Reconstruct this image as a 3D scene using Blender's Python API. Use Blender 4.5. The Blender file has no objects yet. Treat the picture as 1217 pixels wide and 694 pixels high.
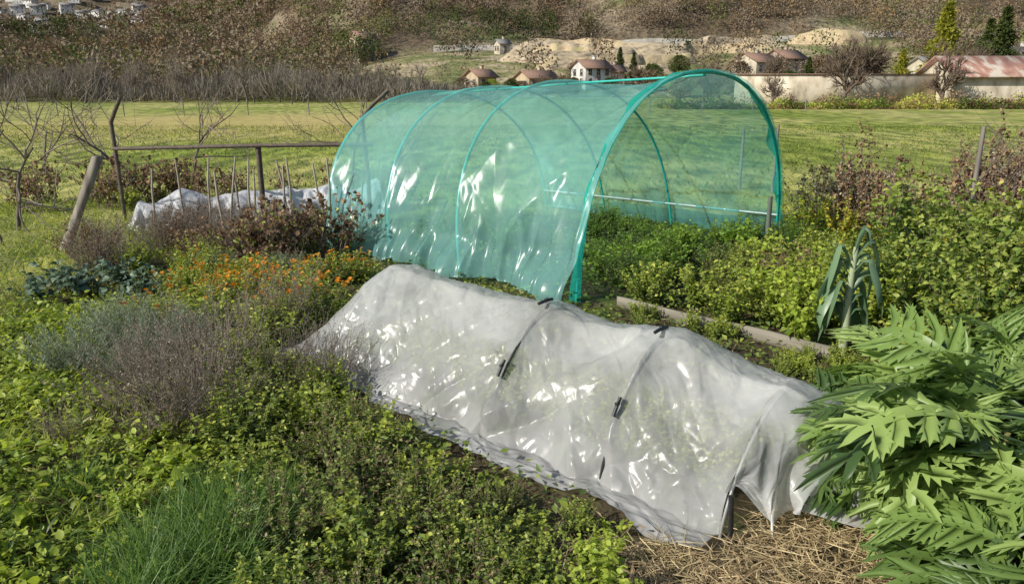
import bpy, math, numpy as np
from mathutils import Vector
rng=np.random.default_rng(7)
scene=bpy.context.scene
COL=scene.collection
PI=math.pi
# ---------------------------------------------------------------- helpers
def nrm(v): return v/(np.linalg.norm(v,axis=-1,keepdims=True)+1e-9)
TAB=np.random.default_rng(3).random((32,32,32))
def vnoise(x,y,z=0.0):
    x,y,z=np.broadcast_arrays(np.asarray(x,float),np.asarray(y,float),np.asarray(z,float))
    xi=np.floor(x).astype(int);yi=np.floor(y).astype(int);zi=np.floor(z).astype(int)
    fx=x-xi;fy=y-yi;fz=z-zi
    fx=fx*fx*(3-2*fx);fy=fy*fy*(3-2*fy);fz=fz*fz*(3-2*fz)
    r=0
    for a in(0,1):
        for b in(0,1):
            for c in(0,1):
                w=(fx if a else 1-fx)*(fy if b else 1-fy)*(fz if c else 1-fz)
                r=r+w*TAB[(xi+a)%32,(yi+b)%32,(zi+c)%32]
    return r
def ridged(x,y,z=0.0): return 1-np.abs(2*vnoise(x,y,z)-1)
def smooth(t): t=np.clip(t,0,1); return t*t*(3-2*t)
class MB:
    def __init__(s): s.V=[];s.F=[];s.A=[];s.n=0
    def add(s,V,F,a=0.5,mat=0):
        V=np.asarray(V,float).reshape(-1,3);F=np.asarray(F,int)
        if len(V)==0: return
        s.V.append(V);s.F.append((F+s.n,mat));s.A.append(np.broadcast_to(np.asarray(a,float),(len(V),)).copy());s.n+=len(V)
    def mesh(s,name,mats,smoothf=False):
        me=bpy.data.meshes.new(name)
        V=np.concatenate(s.V);A=np.concatenate(s.A)
        li=np.concatenate([f.ravel() for f,_ in s.F]).astype(np.int32)
        tot=np.concatenate([np.full(len(f),f.shape[1]) for f,_ in s.F]).astype(np.int32)
        mi=np.concatenate([np.full(len(f),m) for f,m in s.F]).astype(np.int32)
        st=np.concatenate([[0],np.cumsum(tot)[:-1]]).astype(np.int32)
        me.vertices.add(len(V));me.vertices.foreach_set('co',V.astype(np.float32).ravel())
        me.loops.add(len(li));me.loops.foreach_set('vertex_index',li)
        me.polygons.add(len(tot));me.polygons.foreach_set('loop_start',st)
        me.polygons.foreach_set('material_index',mi)
        if smoothf: me.polygons.foreach_set('use_smooth',np.ones(len(tot),bool))
        for m in mats: me.materials.append(m)
        me.update(calc_edges=True);me.validate()
        at=me.attributes.new('var','FLOAT','POINT');at.data.foreach_set('value',A.astype(np.float32))
        return me
def put(name,data,loc=(0,0,0),rz=0,sc=1,parent=None,label=None,cat=None,group=None,kind=None):
    o=bpy.data.objects.new(name,data);COL.objects.link(o)
    o.location=loc;o.rotation_euler=(0,0,rz)
    o.scale=(sc,sc,sc) if np.isscalar(sc) else sc
    if parent: o.parent=parent
    if label:o['label']=label
    if cat:o['category']=cat
    if group:o['group']=group
    if kind:o['kind']=kind
    return o
def frames(P):
    t=np.gradient(P,axis=-2);t=nrm(t)
    ref=np.zeros_like(t);ref[...,0]=.31;ref[...,1]=.22;ref[...,2]=.92
    par=np.abs((t*nrm(ref)).sum(-1))>.97
    ref[par]=(1,0,0.1)
    a=nrm(np.cross(t,ref));b=np.cross(t,a)
    return a,b
def stems(mb,P,R,mat=0,sides=3,var=.5,cap=False):
    P=np.asarray(P,float);R=np.asarray(R,float)
    if P.ndim==2:P=P[None]
    if R.ndim==1:R=R[None]
    n,m=P.shape[:2];R=np.broadcast_to(R,(n,m))
    a,b=frames(P)
    th=np.arange(sides)*2*PI/sides
    V=P[:,:,None]+R[:,:,None,None]*(np.cos(th)[:,None]*a[:,:,None]+np.sin(th)[:,None]*b[:,:,None])
    i=np.arange(m-1)[:,None]*sides;j=np.arange(sides)[None];k=(j+1)%sides
    F=np.stack(np.broadcast_arrays(i+j,i+k,i+sides+k,i+sides+j),-1).reshape(-1,4)
    F=(F[None]+(np.arange(n)*m*sides)[:,None,None]).reshape(-1,4)
    A=np.broadcast_to(np.asarray(var,float).reshape(-1,1),(n,m*sides)).ravel()
    mb.add(V,F,A,mat)
    if cap:
        for q in range(n):
            for e in(0,m-1):
                mb.add(V[q,e],np.arange(sides)[None],float(A[0]),mat)
def ribbon(mb,P,Wd,side,fold=.3,var=.5,mat=0):
    P=np.asarray(P,float);m=len(P);t=nrm(np.gradient(P,axis=0));s=nrm(side-(t*side).sum(1,keepdims=True)*t);u=np.cross(s,t)
    Wd=np.asarray(Wd)[:,None]
    V=np.stack([P-s*Wd/2+u*fold*Wd/2,P,P+s*Wd/2+u*fold*Wd/2],1).reshape(-1,3)
    i=np.arange(m-1)[:,None]*3;mb.add(V,np.concatenate([np.stack([i,i+1,i+4,i+3],-1).reshape(-1,4),np.stack([i+1,i+2,i+5,i+4],-1).reshape(-1,4)]),var,mat)
T_s=(np.array([[0,0,0],[-.5,.45,.12],[.5,.45,.12],[0,1,0]]),np.array([[0,1,3],[0,3,2]]))
T_o=(np.array([[0,0,0],[-.45,.28,.1],[0,.28,0],[.45,.28,.1],[-.42,.6,.1],[0,.62,0],[.42,.6,.1],[0,1,0]]),
     np.array([[0,1,2],[0,2,3],[1,4,5],[1,5,2],[2,5,6],[2,6,3],[4,7,5],[5,7,6]]))
T_b=(np.array([[-.5,0,0],[.5,0,0],[-.45,.35,0],[.45,.35,0],[-.3,.7,0],[.3,.7,0],[0,1,0]]),
     np.array([[0,1,3],[0,3,2],[2,3,5],[2,5,4],[4,5,6]]))
def lobed(nl=6,seed=0):
    # deeply cut artichoke leaf: midrib blade, forward-pointing lobes of uneven size, each with two pairs of pointed side teeth
    rr=np.random.default_rng(seed)
    V=[];F=[]
    rows=nl*4
    for i in range(rows+1):
        t=i/rows; w=.03+.055*math.sin(PI*t)**.7
        if t<.16:w=.018
        if t>.97:w=.006
        V+=[[-w,t,.06],[0,t,0],[w,t,.06]]
    for i in range(rows):
        a=3*i;F+=[[a,a+1,a+4],[a,a+4,a+3],[a+1,a+2,a+5],[a+1,a+5,a+4]]
    for s in(-1,1):
        for k in range(nl):
            t=.13+.78*(k+.35*(s>0)+rr.uniform(-.12,.12))/nl; env=math.sin(PI*min(1,max(.1,t*.80+.14)))**.8*.5*rr.uniform(.7,1.1)
            if t>.85: env*=.6
            zt=rr.uniform(-.30,.08);f=rr.uniform(.06,.17)
            ax=np.array([s*env,f]);base=np.array([s*.02,t]);n_=np.array([-ax[1],ax[0]]);n_=n_/np.linalg.norm(n_);sg=1 if s>0 else -1
            def pt(u,v,z):
                p=base+ax*u+n_*v*sg;return [p[0],p[1],z]
            h=.030*rr.uniform(.85,1.2)
            c=[pt(0,0,.02),pt(.25,0,.02),pt(.45,0,.0),pt(.65,0,zt*.3),pt(.84,.004,zt*.6),pt(1.10,.01,zt)]
            def side(sn):
                q=rr.uniform(.85,1.2,3)
                return [pt(0,sn*h*1.2,.05),pt(.2,sn*h*1.1,.06),pt(.46,sn*h*2.7*q[0],.02),pt(.42,sn*h*1.3,.05),pt(.72,sn*h*2.5*q[1],zt*.3+.02),pt(.66,sn*h*1.2,zt*.3+.03),pt(.95,sn*h*1.6*q[2],zt*.7),pt(.88,sn*h*.7,zt*.6+.01)]
            l=side(-1);r=side(1)
            o=len(V);V+=c+l+r
            def tri(*q):
                q=[o+x for x in q];F.append(q if s>0 else q[::-1])
            for b in(6,14):
                tri(0,b,b+1);tri(0,b+1,1);tri(1,b+1,b+3);tri(b+1,b+2,b+3);tri(1,b+3,2);tri(2,b+3,b+5);tri(b+3,b+4,b+5);tri(2,b+5,3);tri(3,b+5,b+7);tri(b+5,b+6,b+7);tri(3,b+7,4);tri(4,b+7,5)
    return np.array(V,float),np.array(F)
TL=[lobed(5,1),lobed(6,2),lobed(5,3),lobed(6,4)]
def leaves(mb,T,base,D,L,W,bend=0.0,var=None,mat=0,roll=.5,r=rng,U=None):
    base=np.asarray(base,float);n=len(base)
    if n==0:return
    L=np.broadcast_to(L,(n,)).astype(float);W=np.broadcast_to(W,(n,)).astype(float);bend=np.broadcast_to(bend,(n,)).astype(float)+1e-4
    D=nrm(D)
    if U is None:
        U=np.zeros((n,3));U[:,2]=1;U=U+r.normal(0,roll,(n,3))
    U=nrm(U-(U*D).sum(1,keepdims=True)*D);X=np.cross(D,U)
    tv,tf=T;k=len(tv);y=tv[:,1][None];b=bend[:,None]
    ly=L[:,None]*np.sin(b*y)/b;lz=-L[:,None]*(1-np.cos(b*y))/b+tv[:,2][None]*W[:,None];lx=tv[:,0][None]*W[:,None]
    V=base[:,None]+lx[...,None]*X[:,None]+ly[...,None]*D[:,None]+lz[...,None]*U[:,None]
    F=(tf[None]+(np.arange(n)*k)[:,None,None]).reshape(-1,3)
    if var is None:var=r.random(n)
    mb.add(V,F,np.repeat(np.broadcast_to(var,(n,)),k),mat)
def box(mb,c,s,mat=0,rz=0,var=.5):
    c=np.array(c,float);s=np.array(s,float)/2
    V=np.array([[x,y,z] for x in(-1,1) for y in(-1,1) for z in(-1,1)],float)*s
    ca,sa=math.cos(rz),math.sin(rz)
    V=np.stack([V[:,0]*ca-V[:,1]*sa,V[:,0]*sa+V[:,1]*ca,V[:,2]],1)+c
    mb.add(V,[[0,1,3,2],[4,6,7,5],[0,4,5,1],[2,3,7,6],[0,2,6,4],[1,5,7,3]],var,mat)
# ---------------------------------------------------------------- materials
def setn(n,k):
    for a,b in k.items():setattr(n,a,b)
    return n
def newmat(name):
    m=bpy.data.materials.new(name);m.use_nodes=True;nt=m.node_tree;nt.nodes.clear()
    return m,nt,lambda t,**k:setn(nt.nodes.new(t),k)
def ramp(nt,cols,src):
    r=nt.nodes.new('ShaderNodeValToRGB');e=r.color_ramp.elements
    while len(e)<len(cols):e.new(.5)
    for i,c in enumerate(cols):
        e[i].position=i/(len(cols)-1) if len(c)<4 else c[3];e[i].color=(*c[:3],1)
    nt.links.new(src,r.inputs[0]);return r
def leafmat(name,cols,trans=.3,rough=.45,nsc=6.0,spec=.35,k=2.0):
    cols=[tuple(min(.9,x*k) for x in c) for c in cols]
    m,nt,N=newmat(name);L=nt.links.new
    at=N('ShaderNodeAttribute',attribute_name='var')
    rp=ramp(nt,cols,at.outputs['Fac'])
    p=N('ShaderNodeBsdfPrincipled');L(rp.outputs[0],p.inputs['Base Color']);p.inputs['Roughness'].default_value=rough
    p.inputs['Specular IOR Level'].default_value=spec
    out=N('ShaderNodeOutputMaterial')
    if trans>0:
        t=N('ShaderNodeBsdfTranslucent');h=N('ShaderNodeHueSaturation');h.inputs['Value'].default_value=1.5;h.inputs['Saturation'].default_value=1.1;h.inputs['Hue'].default_value=.495
        L(rp.outputs[0],h.inputs['Color']);L(h.outputs[0],t.inputs['Color'])
        mx=N('ShaderNodeMixShader');mx.inputs[0].default_value=trans;L(p.outputs[0],mx.inputs[1]);L(t.outputs[0],mx.inputs[2]);L(mx.outputs[0],out.inputs[0])
    else:L(p.outputs[0],out.inputs[0])
    return m
def solid(name,cols,scale=5,rough=.8,bump=.3,metal=0,bd=.02,detail=6,stretch=(1,1,1),coord='Object'):
    m,nt,N=newmat(name);L=nt.links.new
    tc=N('ShaderNodeTexCoord');mp=N('ShaderNodeMapping');mp.inputs['Scale'].default_value=stretch
    L(tc.outputs[coord],mp.inputs[0]);no=N('ShaderNodeTexNoise');no.inputs['Scale'].default_value=scale;no.inputs['Detail'].default_value=detail
    L(mp.outputs[0],no.inputs['Vector']);rp=ramp(nt,[(*c,.3+.4*i/(max(1,len(cols)-1))) for i,c in enumerate(cols)],no.outputs[0])
    p=N('ShaderNodeBsdfPrincipled');L(rp.outputs[0],p.inputs['Base Color']);p.inputs['Roughness'].default_value=rough;p.inputs['Metallic'].default_value=metal
    b=N('ShaderNodeBump');b.inputs['Strength'].default_value=bump;b.inputs['Distance'].default_value=bd;L(no.outputs[0],b.inputs['Height']);L(b.outputs[0],p.inputs['Normal'])
    out=N('ShaderNodeOutputMaterial');L(p.outputs[0],out.inputs[0]);return m
def film(name,col,tint,fac,fvar,rough,wr=18,bump=.5,trl=.5,spec=.5,bd=.006,n2s=2.2,rot=(.3,.5,.4),stretch=(1,.45,.35),vs=.9,va=2.2):
    m,nt,N=newmat(name);L=nt.links.new
    tc=N('ShaderNodeTexCoord')
    n1=N('ShaderNodeTexNoise');n1.noise_type='RIDGED_MULTIFRACTAL';n1.inputs['Scale'].default_value=wr;n1.inputs['Detail'].default_value=3;n1.inputs['Distortion'].default_value=.6
    mp=N('ShaderNodeMapping');mp.inputs['Scale'].default_value=stretch;mp.inputs['Rotation'].default_value=rot;L(tc.outputs['Object'],mp.inputs[0]);L(mp.outputs[0],n1.inputs['Vector'])
    src=n1.outputs[0]
    if va>0:
        n3=N('ShaderNodeTexVoronoi');n3.feature='F1';n3.distance='MANHATTAN';n3.inputs['Scale'].default_value=wr*vs
        n0=N('ShaderNodeTexNoise');n0.inputs['Scale'].default_value=wr*.4;n0.inputs['Detail'].default_value=1;L(tc.outputs['Object'],n0.inputs[0])
        ad=N('ShaderNodeVectorMath',operation='MULTIPLY_ADD');L(n0.outputs[1],ad.inputs[0]);ad.inputs[1].default_value=(.5,.5,.5);L(mp.outputs[0],ad.inputs[2]);L(ad.outputs[0],n3.inputs['Vector'])
        m4=N('ShaderNodeMath',operation='MULTIPLY_ADD');L(n3.outputs[0],m4.inputs[0]);m4.inputs[1].default_value=va;L(n1.outputs[0],m4.inputs[2]);src=m4.outputs[0]
    n2=N('ShaderNodeTexNoise');n2.inputs['Scale'].default_value=n2s;n2.inputs['Detail'].default_value=5;L(tc.outputs['Object'],n2.inputs['Vector'])
    b=N('ShaderNodeBump');b.inputs['Strength'].default_value=bump;b.inputs['Distance'].default_value=bd;L(src,b.inputs['Height'])
    rp=ramp(nt,[(*[c*.88 for c in col],.3),(*col,.7)],n2.outputs[0])
    p=N('ShaderNodeBsdfPrincipled');L(rp.outputs[0],p.inputs['Base Color']);p.inputs['Roughness'].default_value=rough;L(b.outputs[0],p.inputs['Normal']);p.inputs['Specular IOR Level'].default_value=spec
    t=N('ShaderNodeBsdfTranslucent');L(rp.outputs[0],t.inputs['Color']);L(b.outputs[0],t.inputs['Normal'])
    m1=N('ShaderNodeMixShader');m1.inputs[0].default_value=trl;L(p.outputs[0],m1.inputs[1]);L(t.outputs[0],m1.inputs[2])
    tr=N('ShaderNodeBsdfTransparent');tr.inputs[0].default_value=(*tint,1)
    mr=N('ShaderNodeMapRange');mr.inputs[1].default_value=.3;mr.inputs[2].default_value=.7;mr.inputs[3].default_value=fac-fvar;mr.inputs[4].default_value=fac+fvar
    L(n2.outputs[0],mr.inputs[0])
    m2=N('ShaderNodeMixShader');L(mr.outputs[0],m2.inputs[0]);L(tr.outputs[0],m2.inputs[1]);L(m1.outputs[0],m2.inputs[2])
    out=N('ShaderNodeOutputMaterial');L(m2.outputs[0],out.inputs[0]);return m
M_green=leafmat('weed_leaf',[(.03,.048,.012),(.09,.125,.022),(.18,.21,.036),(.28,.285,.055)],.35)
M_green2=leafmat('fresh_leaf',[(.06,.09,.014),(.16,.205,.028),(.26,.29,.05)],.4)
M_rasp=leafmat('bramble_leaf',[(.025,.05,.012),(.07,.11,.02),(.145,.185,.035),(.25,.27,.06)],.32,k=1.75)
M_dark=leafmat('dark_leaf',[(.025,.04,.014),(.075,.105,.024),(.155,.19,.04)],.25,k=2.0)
M_purp=leafmat('purple_tip',[(.05,.04,.028),(.13,.09,.055),(.19,.16,.075)],.25,k=1.8)
M_dry=leafmat('dry_leaf',[(.06,.035,.02),(.15,.09,.05),(.29,.19,.105)],.2,.8,k=1.45)
M_dryg=leafmat('dry_twig_leaf',[(.085,.066,.052),(.17,.135,.105),(.28,.23,.17)],.15,.85,k=1.75)
M_thick=leafmat('bare_thicket',[(.075,.063,.05),(.14,.12,.095),(.21,.18,.145)],.1,.9,k=1.4)
M_lav=leafmat('lavender_leaf',[(.06,.085,.05),(.13,.16,.11),(.2,.23,.16)],.2,.7)
M_kale=leafmat('kale_leaf',[(.032,.052,.032),(.075,.115,.07),(.14,.19,.125)],.15,.5,k=1.45)
M_orange=leafmat('marigold_petal',[(.52,.18,.012),(.72,.31,.022),(.8,.43,.045)],.3,k=1)
M_yell=leafmat('yellow_leaf',[(.2,.22,.03),(.42,.36,.04),(.55,.42,.06)],.4,k=1.2)
M_conif=leafmat('yellow_green_conifer',[(.1,.12,.02),(.24,.24,.035),(.36,.33,.05)],.3,k=1.3)
M_art=leafmat('artichoke_leaf',[(.035,.065,.018),(.115,.175,.042),(.23,.30,.09)],.33,.42,spec=.45,k=1.65)  # darkest stop paints the shade in the gaps between leaves
M_leek=leafmat('leek_leaf',[(.07,.12,.06),(.13,.20,.11),(.21,.28,.18)],.25,.35,k=1.4)
M_leekw=leafmat('leek_stalk',[(.3,.36,.2),(.45,.5,.32)],.1,.4,k=1)
M_grass=leafmat('grass_blade',[(.055,.085,.014),(.135,.18,.028),(.25,.27,.055),(.42,.38,.13)],.4,.5,k=1.6)
M_chive=leafmat('long_grass_blade',[(.04,.075,.02),(.09,.15,.035),(.17,.24,.06)],.4,.5,k=1.7)
M_straw=leafmat('straw',[(.18,.13,.07),(.40,.30,.16),(.60,.49,.28)],.2,.6,k=1.25)
M_stem=leafmat('stem_green',[(.07,.06,.02),(.12,.12,.04)],.0,.6)
M_twig=leafmat('twig_brown',[(.07,.05,.035),(.14,.1,.07),(.2,.15,.11)],0,.8,k=1.15)
M_twigp=leafmat('pale_twig',[(.10,.078,.06),(.17,.138,.108),(.24,.2,.165)],0,.8,k=1.35)
M_bark=solid('bark',[(.08,.068,.052),(.18,.155,.13)],9,.9,.6)
M_wood=solid('weathered_wood',[(.15,.13,.11),(.32,.28,.23)],12,.85,.5,stretch=(1,1,.1))
M_stake=solid('pale_stake_wood',[(.28,.23,.17),(.48,.41,.32)],12,.8,.4,stretch=(1,1,.2))
M_board=solid('bed_board',[(.13,.115,.09),(.29,.26,.20)],14,.85,.7,stretch=(.12,1,1))
M_rust=solid('rusty_steel',[(.07,.052,.04),(.15,.115,.085)],20,.75,.3,.1)
M_gfilm=film('green_film',(.42,.86,.82),(.68,.92,.89),.36,.07,.24,2.2,.3,.40,.9,.012,n2s=.9,va=.2,stretch=(1,.5,.25))
M_gedge=film('green_hem',(.05,.58,.48),(.1,.7,.55),.68,.05,.25,14,.5,.4)
M_wfilm=film('clear_film',(.86,.86,.84),(.90,.90,.88),.48,.17,.27,8,.75,.32,.75,.009,n2s=1.8,vs=.9,va=1.0)
M_fleece=film('white_fleece',(.75,.75,.77),(.8,.8,.8),.9,.04,.6,9,.5,.3)
M_gpipe=solid('green_pipe',[(.02,.38,.32),(.04,.5,.42)],8,.35,.1)
M_gal=solid('galvanised_pipe',[(.42,.43,.42),(.6,.6,.58)],10,.4,.1,.3)
M_black=solid('black_clip',[(.012,.012,.013),(.03,.03,.032)],20,.45,.1)
M_whall=[solid('plaster_%s'%n,[tuple(x*.62 for x in c),c,tuple(x*1.2 for x in c)],.8,.9,.3,stretch=(1,1,.5)) for n,c in(('cream',(.50,.44,.34)),('white',(.60,.58,.54)),('ochre',(.46,.36,.24)),('pink',(.42,.33,.26)))]
M_masonry=solid('weathered_masonry',[(.30,.25,.18),(.56,.48,.36),(.70,.62,.49)],1.1,.95,.6,detail=9,bd=.08,stretch=(1,1,.6))
M_roof=solid('terracotta_roof',[(.19,.11,.08),(.34,.21,.15)],3,.85,.6,bd=.1,stretch=(6,1,1))
M_roofg=solid('grey_roof',[(.18,.17,.16),(.28,.26,.24)],3,.85,.5,bd=.1,stretch=(6,1,1))
M_glass=solid('window_pane',[(.02,.025,.03),(.05,.055,.06)],3,.15,.05)
M_frame=solid('window_frame',[(.35,.3,.24),(.42,.36,.3)],3,.6,.05)
M_stone=solid('dry_stone',[(.2,.16,.11),(.46,.37,.25),(.55,.45,.32)],.9,.95,1,bd=.6,stretch=(.5,1,1.6))
M_earth=solid('ochre_earth',[(.26,.2,.12),(.5,.39,.24),(.33,.29,.14)],.35,.95,1,bd=.6)
def striped():
    m,nt,N=newmat('rusty_corrugated_roof');L=nt.links.new
    tc=N('ShaderNodeTexCoord');mp=N('ShaderNodeMapping');mp.inputs['Scale'].default_value=(1.1,.12,1);L(tc.outputs['Object'],mp.inputs[0])
    no=N('ShaderNodeTexNoise');no.inputs['Scale'].default_value=1.3;no.inputs['Detail'].default_value=3;L(mp.outputs[0],no.inputs[0])
    rp=ramp(nt,[(.24,.12,.09,.35),(.35,.20,.15,.5),(.45,.39,.33,.60)],no.outputs[0])
    p=N('ShaderNodeBsdfPrincipled');p.inputs['Roughness'].default_value=.8;L(rp.outputs[0],p.inputs[0])
    o=N('ShaderNodeOutputMaterial');L(p.outputs[0],o.inputs[0]);return m
M_barn=striped()
# ---------------------------------------------------------------- world, light, camera
W=bpy.data.worlds.new("World");scene.world=W;W.use_nodes=True
nt=W.node_tree;sky=nt.nodes.new('ShaderNodeTexSky');sky.sky_type='NISHITA';sky.sun_disc=False
S=Vector((-.74,-.37,.56)).normalized()
sky.sun_elevation=math.asin(S.z);sky.sun_rotation=math.atan2(S.x,S.y)
bg=nt.nodes['Background'];nt.links.new(sky.outputs[0],bg.inputs[0]);bg.inputs[1].default_value=.115
sun=bpy.data.lights.new('sun','SUN');sun.energy=5;sun.angle=math.radians(.5);sun.color=(1,.96,.87)
so=bpy.data.objects.new('sun',sun);COL.objects.link(so);so.rotation_euler=S.to_track_quat('Z','Y').to_euler();so.location=(-20,0,20)
cam=bpy.data.cameras.new('camera');cam.lens=26;cam.sensor_width=36;cam.clip_end=5000;cam.clip_start=.05
co=bpy.data.objects.new('camera',cam);COL.objects.link(co);co.location=(0,0,2);co.rotation_euler=(math.radians(90-15.5),0,0);scene.camera=co
scene.view_settings.view_transform='Standard';scene.view_settings.look='None';scene.view_settings.exposure=0
# ---------------------------------------------------------------- ground
def ground_mat():
    m,nt,N=newmat('ground_mat');L=nt.links.new
    g=N('ShaderNodeNewGeometry');sx=N('ShaderNodeSeparateXYZ');L(g.outputs['Position'],sx.inputs[0])
    def noise(sc,det=6,st=(1,1,1)):
        mp=N('ShaderNodeMapping');mp.inputs['Scale'].default_value=st;L(g.outputs['Position'],mp.inputs[0])
        n=N('ShaderNodeTexNoise');n.inputs['Scale'].default_value=sc;n.inputs['Detail'].default_value=det;L(mp.outputs[0],n.inputs['Vector']);return n
    def math_(op,a,b):
        n=N('ShaderNodeMath',operation=op)
        for i,v in enumerate((a,b)):
            if isinstance(v,(int,float)):n.inputs[i].default_value=v
            else:L(v,n.inputs[i])
        return n.outputs[0]
    def mr(src,a,b):
        n=N('ShaderNodeMapRange');n.inputs[1].default_value=a;n.inputs[2].default_value=b;L(src,n.inputs[0]);return n.outputs[0]
    n1=noise(.12,8,(1,.5,1));n2=noise(3,8);n3=noise(40,4)
    field=ramp(nt,[(.19,.25,.045,.32),(.28,.32,.075,.44),(.43,.41,.15,.56),(.32,.33,.10,.68)],n1.outputs[0])
    nf=noise(1.6,10,(1,.3,1));fr=ramp(nt,[(.42,.46,.48,.38),(1.25,1.2,1.15,.6)],nf.outputs[0])
    mul=N('ShaderNodeMix',data_type='RGBA',blend_type='MULTIPLY');mul.inputs[0].default_value=1;L(field.outputs[0],mul.inputs[6]);L(fr.outputs[0],mul.inputs[7])
    strip=math_('MULTIPLY',mr(sx.outputs[1],26,34),mr(sx.outputs[1],62,50));strip=math_('MULTIPLY',strip,mr(sx.outputs[0],6,-4));strip=math_('MULTIPLY',strip,mr(sx.outputs[0],-34,-22));strip=math_('MULTIPLY',strip,.7)
    ms=N('ShaderNodeMix',data_type='RGBA');L(strip,ms.inputs[0]);L(mul.outputs[2],ms.inputs[6]);ms.inputs[7].default_value=(.50,.39,.16,1)
    soil=ramp(nt,[(.05,.042,.025,.35),(.09,.07,.04,.5),(.09,.11,.03,.62)],n2.outputs[0])
    w=math_('MULTIPLY',n2.outputs[0],2.0)
    yy=math_('ADD',sx.outputs[1],w);mk=mr(yy,13.5,12.3)
    xx=math_('ADD',sx.outputs[0],w);mk2=mr(xx,-4.6,-3.6)
    mk=math_('MULTIPLY',mk,mk2)
    mx=N('ShaderNodeMix',data_type='RGBA');L(mk,mx.inputs[0]);L(ms.outputs[2],mx.inputs[6]);L(soil.outputs[0],mx.inputs[7])
    b=N('ShaderNodeBump');b.inputs['Strength'].default_value=.9;b.inputs['Distance'].default_value=.06;L(n2.outputs[0],b.inputs['Height'])
    b2=N('ShaderNodeBump');b2.inputs['Strength'].default_value=.6;b2.inputs['Distance'].default_value=.02;L(n3.outputs[0],b2.inputs['Height']);L(b.outputs[0],b2.inputs['Normal'])
    p=N('ShaderNodeBsdfPrincipled');p.inputs['Roughness'].default_value=.95;p.inputs['Specular IOR Level'].default_value=.1;L(mx.outputs[2],p.inputs[0]);L(b2.outputs[0],p.inputs['Normal'])
    o=N('ShaderNodeOutputMaterial');L(p.outputs[0],o.inputs[0]);return m
mb=MB()
xs=np.concatenate([np.linspace(-1500,-12,30),np.linspace(-11,11,90),np.linspace(12,1500,30)]);ys=np.concatenate([np.linspace(-60,0,8),np.linspace(.3,16,70),np.linspace(18,400,60),np.linspace(420,2500,20)])
X,Y=np.meshgrid(xs,ys,indexing='ij');near=smooth((14-Y)/3)*smooth((11-abs(X))/3)
Z=(vnoise(X*1.3,Y*1.3)-.5)*.06*near
n_,m_=X.shape;i=np.arange(n_-1)[:,None]*m_+np.arange(m_-1)[None]
mb.add(np.stack([X,Y,Z],-1),np.stack([i,i+m_,i+m_+1,i+1],-1).reshape(-1,4))
put('ground',mb.mesh('ground',[ground_mat()],True),kind='structure')
# ---------------------------------------------------------------- hill
def hz(x,y):
    x=np.asarray(x,float);y=np.asarray(y,float)
    r=.15*np.clip(y-150,0,100)+.40*np.clip(y-250,0,None)
    l=.13*np.clip(y-330,0,670)+.42*np.clip(y-1000,0,None)
    t=smooth((x+.40*y)/(.24*y+20))
    z=r*t+l*(1-t)
    a=np.clip((z-8)/22,0,1)
    return z+a*((vnoise(x/60,y/60)-.5)*22+(vnoise(x/22,y/22,3)-.5)*6)
def hillmat():
    m,nt,N=newmat('hillside');L=nt.links.new
    g=N('ShaderNodeNewGeometry')
    a=N('ShaderNodeTexNoise');a.inputs['Scale'].default_value=.018;a.inputs['Detail'].default_value=9;L(g.outputs['Position'],a.inputs[0])
    c=N('ShaderNodeTexNoise');c.inputs['Scale'].default_value=.5;c.inputs['Detail'].default_value=6;L(g.outputs['Position'],c.inputs[0])
    r=ramp(nt,[(.08,.06,.035,.3),(.13,.095,.055,.48),(.26,.21,.14,.58),(.12,.14,.045,.66)],a.outputs[0])
    r2=ramp(nt,[(.5,.5,.5,.35),(1.3,1.25,1.2,.65)],c.outputs[0])
    mu=N('ShaderNodeMix',data_type='RGBA',blend_type='MULTIPLY');mu.inputs[0].default_value=1;L(r.outputs[0],mu.inputs[6]);L(r2.outputs[0],mu.inputs[7])
    b=N('ShaderNodeBump');b.inputs['Strength'].default_value=1;b.inputs['Distance'].default_value=2;L(c.outputs[0],b.inputs['Height'])
    sx=N('ShaderNodeSeparateXYZ');L(g.outputs['Position'],sx.inputs[0])
    q=N('ShaderNodeMapRange');q.inputs[1].default_value=262;q.inputs[2].default_value=235;L(sx.outputs[1],q.inputs[0])
    q2=N('ShaderNodeMath',operation='MULTIPLY');L(q.outputs[0],q2.inputs[0]);q2.inputs[1].default_value=.85
    mg=N('ShaderNodeMix',data_type='RGBA');L(q2.outputs[0],mg.inputs[0]);L(mu.outputs[2],mg.inputs[6])
    d_=N('ShaderNodeTexNoise');d_.inputs['Scale'].default_value=.09;d_.inputs['Detail'].default_value=7;L(g.outputs['Position'],d_.inputs[0])
    r3=ramp(nt,[(.13,.16,.04,.38),(.22,.22,.07,.50),(.38,.32,.17,.57),(.50,.40,.25,.66)],d_.outputs[0]);L(r3.outputs[0],mg.inputs[7])
    p=N('ShaderNodeBsdfPrincipled');p.inputs['Roughness'].default_value=1;L(mg.outputs[2],p.inputs[0]);L(b.outputs[0],p.inputs['Normal'])
    o=N('ShaderNodeOutputMaterial');L(p.outputs[0],o.inputs[0]);return m
mb=MB();xs=np.linspace(-1700,1700,290);ys=np.concatenate([np.linspace(120,420,90),np.linspace(426,2300,190)])
X,Y=np.meshgrid(xs,ys,indexing='ij');Z=hz(X,Y)-.3
n_,m_=X.shape;i=np.arange(n_-1)[:,None]*m_+np.arange(m_-1)[None]
mb.add(np.stack([X,Y,Z],-1),np.stack([i,i+m_,i+m_+1,i+1],-1).reshape(-1,4))
put('hill',mb.mesh('hill',[hillmat()],True),kind='structure')
r=np.random.default_rng(21);pos=[]
for k in range(1500):
    if len(pos)>=60:break
    y=r.uniform(780,1080);x=-y*r.uniform(.47,.67)
    if all(abs(x-p[0])+abs(y-p[1])>22 for p in pos):pos.append((x,y))
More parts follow.
